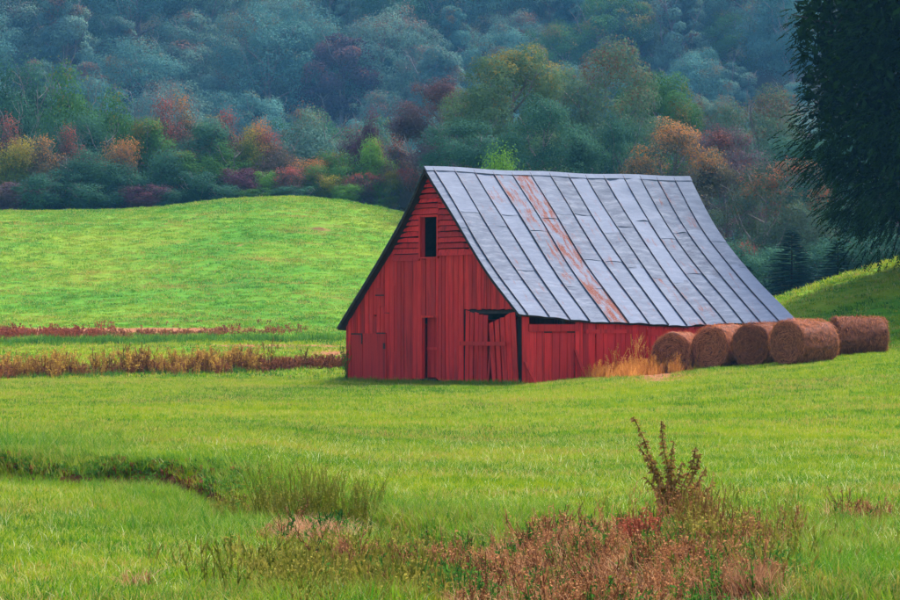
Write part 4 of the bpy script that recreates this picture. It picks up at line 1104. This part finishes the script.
scatter('hill_grass', 'tufted green grass on the rolling pasture hill', 'grass', np.stack([x, y, z], -1)[ok], gg.uniform(0.5, 1.3, ok.sum()),
        lambda g: blades(g, 36, 0.13, 0.42, 0.016, 0.8), 6, M['g_short'], 3)
# longer green grass: ditch lips, barn foot, lower right corner
x, y = frustum_points(24.5, 60, 60, 4.0); z = H(x, y); u, v = uv_of(x, y, z); d = ditch_dist(x, y)
pr = 0.9 * np.exp(-((d - 0.75) / 0.4) ** 2) + 0.9 * blob(u, v, 800, 575, 130, 38) + 0.9 * blob(u, v, 490, 521, 90, 7) + 0.6 * blob(u, v, 230, 520, 110, 22) + 0.6 * blob(u, v, 300, 603, 160, 9) + 0.4 * blob(u, v, 40, 455, 80, 18)
ok = gg.random(len(x)) < pr * np.clip(1.25 - dry_mask(x, y, z) * 1.6, 0, 1)
scatter('long_grass', 'longer dark green grass along the ditch and lower right corner', 'grass', np.stack([x, y, z], -1)[ok], gg.uniform(0.6, 1.3, ok.sum()),
        lambda g: blades(g, 20, 0.24, 0.12, 0.0055, 0.9, seg=3), 6, M['g_tall'], 4)
ok = gg.random(len(x)) < 0.07 * (v > 440) + 0.25 * blob(u, v, 800, 560, 130, 45)
scatter('pale_grass_blade', 'scattered pale straw blades and seed heads in the near grass', 'grass', np.stack([x, y, z], -1)[ok], gg.uniform(0.6, 1.2, ok.sum()),
        lambda g: blades(g, 3, 0.20, 0.08, 0.0045, 0.9), 5, simple_leaf('straw_blade', (0.36, 0.36, 0.10), (0.70, 0.68, 0.36), 0.4), 5)
# dead matted growth, lower right
x, y = frustum_points(24.5, 44, 150, 1.5); z = H(x, y); dm = dry_mask(x, y, z) + soil_mask(x, y, z) * 0.35; pn = np.sin(x * 2.3 + 1.7 * np.sin(y * 0.9)) * np.sin(y * 1.0 + x * 0.7) + 0.5 * np.sin(x * 5.1 - y * 1.7); ok = gg.random(len(x)) < np.clip((dm - 0.35) * 1.5, 0, 1) * np.clip(0.50 + 0.9 * pn, 0.04, 1)
k = gg.random(len(x)); u, v = uv_of(x, y, z)
pk = ok & ((k < 0.6) | (blob(u, v, 320, 539, 42, 9) > 0.4)) & ~(blob(u, v, 360, 580, 110, 26) > 0.55)
scatter('dead_grass', 'matted pinkish dead grass in the lower right foreground', 'dead grass', np.stack([x, y, z], -1)[pk], gg.uniform(0.6, 1.35, pk.sum()),
        lambda g: blades(g, 18, 0.20, 0.12, 0.006, 1.2, seg=3), 7, M['g_pink'], 6)
pk = ok & ~pk
scatter('rusty_weeds', 'low tangled rust-brown weeds filling the lower right foreground', 'weeds', np.stack([x, y, z], -1)[pk][::2], gg.uniform(0.6, 1.25, pk.sum())[::2],
        lambda g: np_cat(weed(g, 6, g.uniform(0.2, 0.45), 0.14, 0.032, 14, 0.2, stem_w=0.004), blades(g, 12, 0.24, 0.14, 0.004, 1.0, seg=3)), 9, M['g_dry'], 7)
pk = (gg.random(len(x)) < np.clip((dm - 0.3) * 0.16, 0, 0.12))
scatter('green_shoots', 'green shoots coming up through the dead foreground growth', 'weeds', np.stack([x, y, z], -1)[pk], gg.uniform(0.6, 1.3, pk.sum()),
        lambda g: np_cat(weed(g, 3, 0.28, 0.1, 0.05, 9), blades(g, 9, 0.26, 0.1, 0.006, 0.7, seg=3)), 6, M['g_green'], 27)
pk = (gg.random(len(x)) < 0.45 * blob(u, v, 370, 578, 95, 20) + 0.14 * blob(u, v, 720, 560, 80, 28) + 0.04 * blob(u, v, 600, 590, 120, 20))
scatter('olive_weeds', 'olive brown fine weeds beside the ditch at the bottom', 'weeds', np.stack([x, y, z], -1)[pk], gg.uniform(0.6, 1.3, pk.sum()),
        lambda g: np_cat(blades(g, 14, 0.20, 0.12, 0.005, 0.6, seg=3), weed(g, 3, 0.26, 0.1, 0.035, 7)), 6, M['g_olive'], 8)
# growth in the ditch on the left
x, y = frustum_points(40, 50, 60, 1.0, 0, 260); z = H(x, y); d = ditch_dist(x, y); ok = gg.random(len(x)) < 0.45 * np.exp(-((d - 0.35) / 0.35) ** 2)
scatter('ditch_weeds', 'brown and green weeds hanging over the ditch bank at left', 'weeds', np.stack([x, y, z], -1)[ok], gg.uniform(0.5, 1.1, ok.sum()),
        lambda g: np_cat(weed(g, 4, 0.15, 0.12, 0.04, 9), blades(g, 10, 0.16, 0.12, 0.006, 1.2, seg=3)), 6, M['g_rust'], 9)
ok = gg.random(len(x)) < 0.55 * np.exp(-((d - 0.5) / 0.35) ** 2)
scatter('ditch_grass', 'dark green grass and leaves overhanging the ditch bank at left', 'grass', np.stack([x, y, z], -1)[ok], gg.uniform(0.5, 1.1, ok.sum()),
        lambda g: np_cat(weed(g, 4, 0.16, 0.12, 0.06, 7), blades(g, 16, 0.20, 0.12, 0.007, 1.2, seg=3)), 6, M['g_green'], 29)
# upright thin stalks, right
x, y = frustum_points(28, 44, 26, 0.5, 560, 900); z = H(x, y); u, v = uv_of(x, y, z)
ok = gg.random(len(x)) < 0.20 * blob(u, v, 800, 532, 90, 10) + 0.15 * blob(u, v, 690, 550, 60, 25)
scatter('thin_stalks', 'thin upright brown stalks in the grass at lower right', 'weeds', np.stack([x, y, z], -1)[ok], gg.uniform(0.5, 1.15, ok.sum()),
        lambda g: weed(g, 3, 0.50, 0.14, 0.025, 5, 0.3, stem_w=0.0028), 6, M['g_olive'], 10)
# orange dry grass at the barn's long wall
ty = gg.uniform(2.4, 12.0, 1500); tx = gg.uniform(0.15, 3.2, 1500) ; wx, wy = BX + tx * CA + ty * SA, BY - tx * SA + ty * CA
dens = np.exp(-((ty - 5.8) / 2.7) ** 2) * np.exp(-(tx / 2.2) ** 2); ok = gg.random(1500) < dens * 0.8
scatter('orange_grass', 'orange dry grass and seed stalks against the long barn wall', 'dry grass', np.stack([wx, wy, H(wx, wy)], -1)[ok], gg.uniform(0.3, 0.95, ok.sum()),
        lambda g: np_cat(blades(g, 26, 0.55, 0.25, 0.011, 0.5, seg=3), weed(g, 4, 0.75, 0.2, 0.07, 12, 0.5, stem_w=0.008)), 6, M['g_orange'], 11)
# taller green growth at the foot of the gable
tx = gg.uniform(-BW - 0.4, 0.3, 420); ty = -np.abs(gg.normal(0, 0.35, 420)) - 0.05; wx, wy = BX + tx * CA + ty * SA, BY - tx * SA + ty * CA
scatter('foot_grass', 'longer green grass along the foot of the gable wall', 'grass', np.stack([wx, wy, H(wx, wy)], -1), gg.uniform(0.5, 1.1, 420),
        lambda g: blades(g, 24, 0.26, 0.2, 0.009, 0.6, seg=3), 5, M['g_tall'], 12)
# weed strips across the far field, left
def strip(name, label, line, depth, n, mk, mat, seed, smin=0.6, smax=1.2, holes=None):
    L = np.array([((u - 450) / F * Yq, Yq) for u, Yq in line]); t = gg.random(n) * (len(L) - 1); k = np.minimum(t.astype(int), len(L) - 2); f = (t - k)[:, None]
    p = L[k] * (1 - f) + L[k + 1] * f; p[:, 1] += gg.normal(0, depth, n) * np.where(gg.random(n) < 0.15, 3.0, 1.0)
    u = 450 + F * p[:, 0] / p[:, 1]; keep = np.ones(n, bool) if holes is None else gg.random(n) < holes(u)
    p = p[keep]; scatter(name, label, 'weeds', np.stack([p[:, 0], p[:, 1], H(p[:, 0], p[:, 1])], -1), gg.uniform(smin, smax, len(p)), mk, 6, mat, seed)
LINE = [(-25, 114), (60, 115), (130, 117), (200, 119), (265, 121)]
hole = lambda u: np.where((u > 84) & (u < 128), 0.14, 0.30 + 0.45 * (0.5 + 0.5 * np.sin(u * 0.13 + 1.0)) + 0.25 * np.sin(u * 0.41))
strip('golden_weeds', 'golden-topped dry weed strip crossing the field left of the barn', LINE, 0.7, 520, lambda g: weed(g, 7, 0.98, 0.3, 0.10, 20, 0.55, stem_w=0.010), M['g_gold'], 13, 0.4, 1.15, holes=hole)
strip('rust_weeds', 'brown undergrowth of the weed strip left of the barn', LINE, 0.8, 440, lambda g: weed(g, 8, 0.6, 0.35, 0.10, 22, 0.1, stem_w=0.010), M['g_rust'], 14, 0.4, 1.15, holes=hole)
strip('low_red_weeds', 'low reddish weeds where the strip nears the barn', [(255, 121), (300, 123), (350, 125)], 0.5, 210, lambda g: weed(g, 8, 0.55, 0.3, 0.09, 18, 0.3, stem_w=0.010), M['g_rust'], 15, 0.3, 1.1)
strip('strip_foot_grass', 'green grass along the foot of the weed strip', LINE, 1.3, 420, lambda g: blades(g, 24, 0.3, 0.3, 0.012, 0.7, seg=3), M['g_green'], 16)
strip('red_sedge', 'dark red sedge band at the foot of the pasture hill', [(-25, 158), (40, 158), (100, 159)], 1.8, 420, lambda g: weed(g, 8, 0.42, 0.4, 0.10, 18, 0.3, stem_w=0.014), M['g_red'], 17, 0.35, 1.3, holes=lambda u: 0.55 + 0.45 * np.sin(u * 0.21) * np.sin(u * 0.083 + 1))
strip('brown_sedge', 'thin brown sedge band continuing below the pasture hill', [(90, 159), (160, 160), (230, 161), (300, 162)], 1.4, 200, lambda g: weed(g, 6, 0.34, 0.4, 0.12, 14, 0.3, stem_w=0.014), M['g_rust'], 18, 0.5, 1.1, holes=lambda u: np.interp(u, [90, 200, 300], [1, .8, .3]))
strip('dark_green_rushes', 'dark green rushes below the sedge band', [(-25, 147), (100, 149), (200, 150), (340, 152)], 1.0, 420, lambda g: blades(g, 26, 0.45, 0.45, 0.018, 0.6, seg=3), M['g_green'], 19, 0.5, 1.1)

# ------------------------------------------------------------------ single plants one can pick out
def plant(name, u, v, label, cat, parts, group=None, Yt=None, s=1.0):
    Yp = HC * F / (v - HOR) if Yt is None else Yt
    x = (u - 450) / F * Yp; r = tag(empty(name, (x, Yp, hz(x, Yp) - 0.02)), label, cat, group); r.scale = (s, s, s)
    for nm, (Q, T), mat in parts: link(nm, quad_mesh(nm, Q, M[mat], T), r)
    return r
pg = np.random.default_rng(63)
def tall_weed(g, tops, h0):
    """upright weed: stems to given tops (x offset, height) with paired leaves and dark seed clusters"""
    S_, ST, L_, LT = [], [], [], []
    for (tx, tz) in tops:
        n = 9; path = [np.array([tx * (f ** 1.3) + 0.03 * math.sin(7 * f + tx * 9) * f, 0.06 * g.normal() * f, tz * f]) for f in np.linspace(0, 1, n)]
        for a, b in zip(path[:-1], path[1:]):
            for s_ in (np.array([1.0, 0.2, 0]), np.array([-0.2, 1.0, 0])):
                S_.append([a - s_ * 0.006, a + s_ * 0.006, b + s_ * 0.005, b - s_ * 0.005]); ST.append(0.3)
        for _ in range(int(170 * tz)):
            f = 0.15 + 0.85 * g.random() ** 0.8; k = min(int(f * (n - 1)), n - 2); q = path[k] + (path[k + 1] - path[k]) * (f * (n - 1) - k)
            az = g.uniform(0, 6.28); up = g.uniform(-0.5, 0.8); s = g.uniform(0.04, 0.095) * (1.0 if f < 0.8 else 0.7)
            d = np.array([math.cos(az), math.sin(az), up]); d /= np.linalg.norm(d); n2 = np.cross(d, g.normal(0, 1, 3)); n2 /= np.linalg.norm(n2)
            d[2] -= 0.25; L_.append([q, q + d * s * 0.5 + n2 * s * 0.22, q + d * s - [0, 0, 0.15 * s], q + d * s * 0.5 - n2 * s * 0.22]); LT.append(g.random())
    return (np.array(S_), np.array(ST)), (np.array(L_), np.array(LT))
s1, l1 = tall_weed(pg, [(-0.48, 1.34), (-0.40, 1.0), (-0.22, 0.86), (-0.12, 1.30), (0.0, 1.05), (0.10, 0.8), (0.30, 0.98), (0.44, 0.74), (0.36, 0.9), (-0.3, 0.62), (0.55, 0.55)], 1.2)
plant('weed_plant', 672, 534, 'tallest brown weed with three leafy seed stems standing over the grass', 'weed', [('stem', s1, 'g_brown'), ('leaf', l1, 'g_brown'), ('side_stem', weed(pg, 60, 0.62, 0.5, 0.03, 12, 0.2, 0.1, 3, 0.0028), 'g_dry')])
for (u, v, h, lab) in ((250, 517, 0.5, 'left clump of wispy olive weeds behind the ditch'), (297, 520, 0.95, 'tallest clump of wispy olive weeds behind the pink dead patch'), (345, 522, 0.75, 'right clump of wispy olive weeds behind the pink dead patch')):
    w_ = weed(pg, 90, h, 0.50, 0.035, 22, 0.1, 0.0, 4, 0.0032); b_ = blades(pg, 240, h * 0.55, 0.55, 0.0045, 0.5, seg=3)
    plant('weed_clump', u, v, lab, 'weed', [('stem', w_, 'g_olive'), ('blade', b_, 'g_olive')], 'olive weed clumps by the ditch')
for (u, v, h, mt, lab) in ((600, 566, 0.42, 'g_dry', 'brown tangled weed left of the red weed'), (668, 580, 0.40, 'g_rust', 'low rust-brown weed below the tall weed'), (722, 560, 0.50, 'g_olive', 'olive-brown bushy weed right of the tall weed'),
                       (768, 552, 0.46, 'g_dry', 'brown bushy weed farthest right in the dead growth'), (505, 560, 0.34, 'g_dry', 'brown weed at the upper left of the dead patch'), (472, 585, 0.36, 'g_rust', 'rust weed at the left end of the dead patch'),
                       (560, 590, 0.34, 'g_rust', 'rust-brown weed near the bottom middle of the dead patch'), (700, 545, 0.55, 'g_brown', 'brown stemmy weed just right of the tall weed')):
    plant('brown_weed', u, v, lab, 'weed', [('stem', weed(pg, 46, h, 0.34, 0.035, 16, 0.15, 0.1, 3, 0.0032), mt)], 'brown weeds in the dead growth')
plant('red_weed', 640, 560, 'dark red leafy weed in the dead foreground growth', 'weed', [('leaf', weed(pg, 40, 0.46, 0.24, 0.045, 22, 0.2, branch=3), 'g_red')])
plant('fluffy_grass', 752, 596, 'fluffy pink dead grass tuft at the bottom edge right of centre', 'dead grass', [('blade', blades(pg, 420, 0.36, 0.20, 0.0035, 0.6, seg=3), 'g_pink')])
for (u, v, lab) in ((446, 578, 'dark green leafy weed at the bottom, left of the dead grass'), (553, 543, 'small green leafy weed at the top of the dead patch'), (208, 505, 'dark green weed leaning over the ditch bank')):
    plant('green_weed', u, v, lab, 'weed', [('leaf', np_cat(weed(pg, 24, 0.24, 0.18, 0.05, 18, 0.0), blades(pg, 60, 0.22, 0.2, 0.006, 1.0, seg=3)), 'g_green')], 'green weeds near the ditch')
plant('grass_clump', 548, 524, 'dark green grass clump at the upper edge of the dead patch', 'grass', [('blade', blades(pg, 190, 0.26, 0.22, 0.006, 0.9, seg=3), 'g_tall')])
for (u, v, h, lab) in ((95, 379, 1.1, 'leftmost bare dark stalk in the gap of the weed strip'), (112, 378, 1.0, 'second dark stalk in the gap of the weed strip'), (124, 377, 1.25, 'third dark stalk, leaning, in the gap of the weed strip'),
                       (140, 377, 1.3, 'tall dark bushy stalk at the right side of the weed gap'), (268, 366, 1.5, 'dark thin stalk at the end of the golden weeds'), (303, 365, 0.9, 'bushy red-brown weed between golden strip and barn')):
    plant('dry_stalk', u, v, lab, 'weed', [('stem', weed(pg, 7, h, 0.14, 0.09, 18, 0.3, stem_w=0.012), 'g_brown')], 'dark stalks in the weed strip', Yt=np.interp(u, [0, 130, 265, 350], [114, 117, 121, 125]))
for (ly, lx, h, lab) in ((4.2, 0.5, 1.15, 'pale seed stalk before the red side wall, left one'), (5.0, 0.6, 1.35, 'tallest pale seed stalk before the red side wall'), (6.0, 0.6, 1.1, 'pale seed stalk before the side wall, nearest the bales')):
    wx, wy = loc2w(lx, ly); u, v = uv_of(wx, wy, hz(wx, wy))
    plant('seed_stalk', u, v, lab, 'dry grass', [('stem', weed(pg, 9, h, 0.25, 0.06, 20, 0.6, stem_w=0.008), 'g_orange')], 'seed stalks by the barn wall', Yt=wy)
wx, wy = loc2w(-BW + 0.02, -0.07)
plant('creeper', 0, 0, 'dark creeper climbing the far left corner of the gable', 'creeper', [('leaf', weed(pg, 12, 1.5, 0.10, 0.10, 16, 0.3, stem_w=0.008), 'g_green')], Yt=wy)
bpy.data.objects['creeper'].location = (wx, wy, hz(wx, wy))

# ------------------------------------------------------------------ haze
hv, t = new_mat('valley_haze')
out = N(t, 'OutputMaterial'); pv = N(t, 'VolumePrincipled')
pv.inputs['Color'].default_value = (0.17, 0.52, 1.0, 1); pv.inputs['Density'].default_value = 0.00013; pv.inputs['Anisotropy'].default_value = 0.1
t.links.new(pv.outputs[0], out.inputs['Volume'])
hb = MB().box(-440, 440, -70, 1320, -2.0, 215.0).build('haze', hv)
tag(hb, 'thin bluish valley haze between the camera and the wooded hillside', 'haze', kind='stuff')
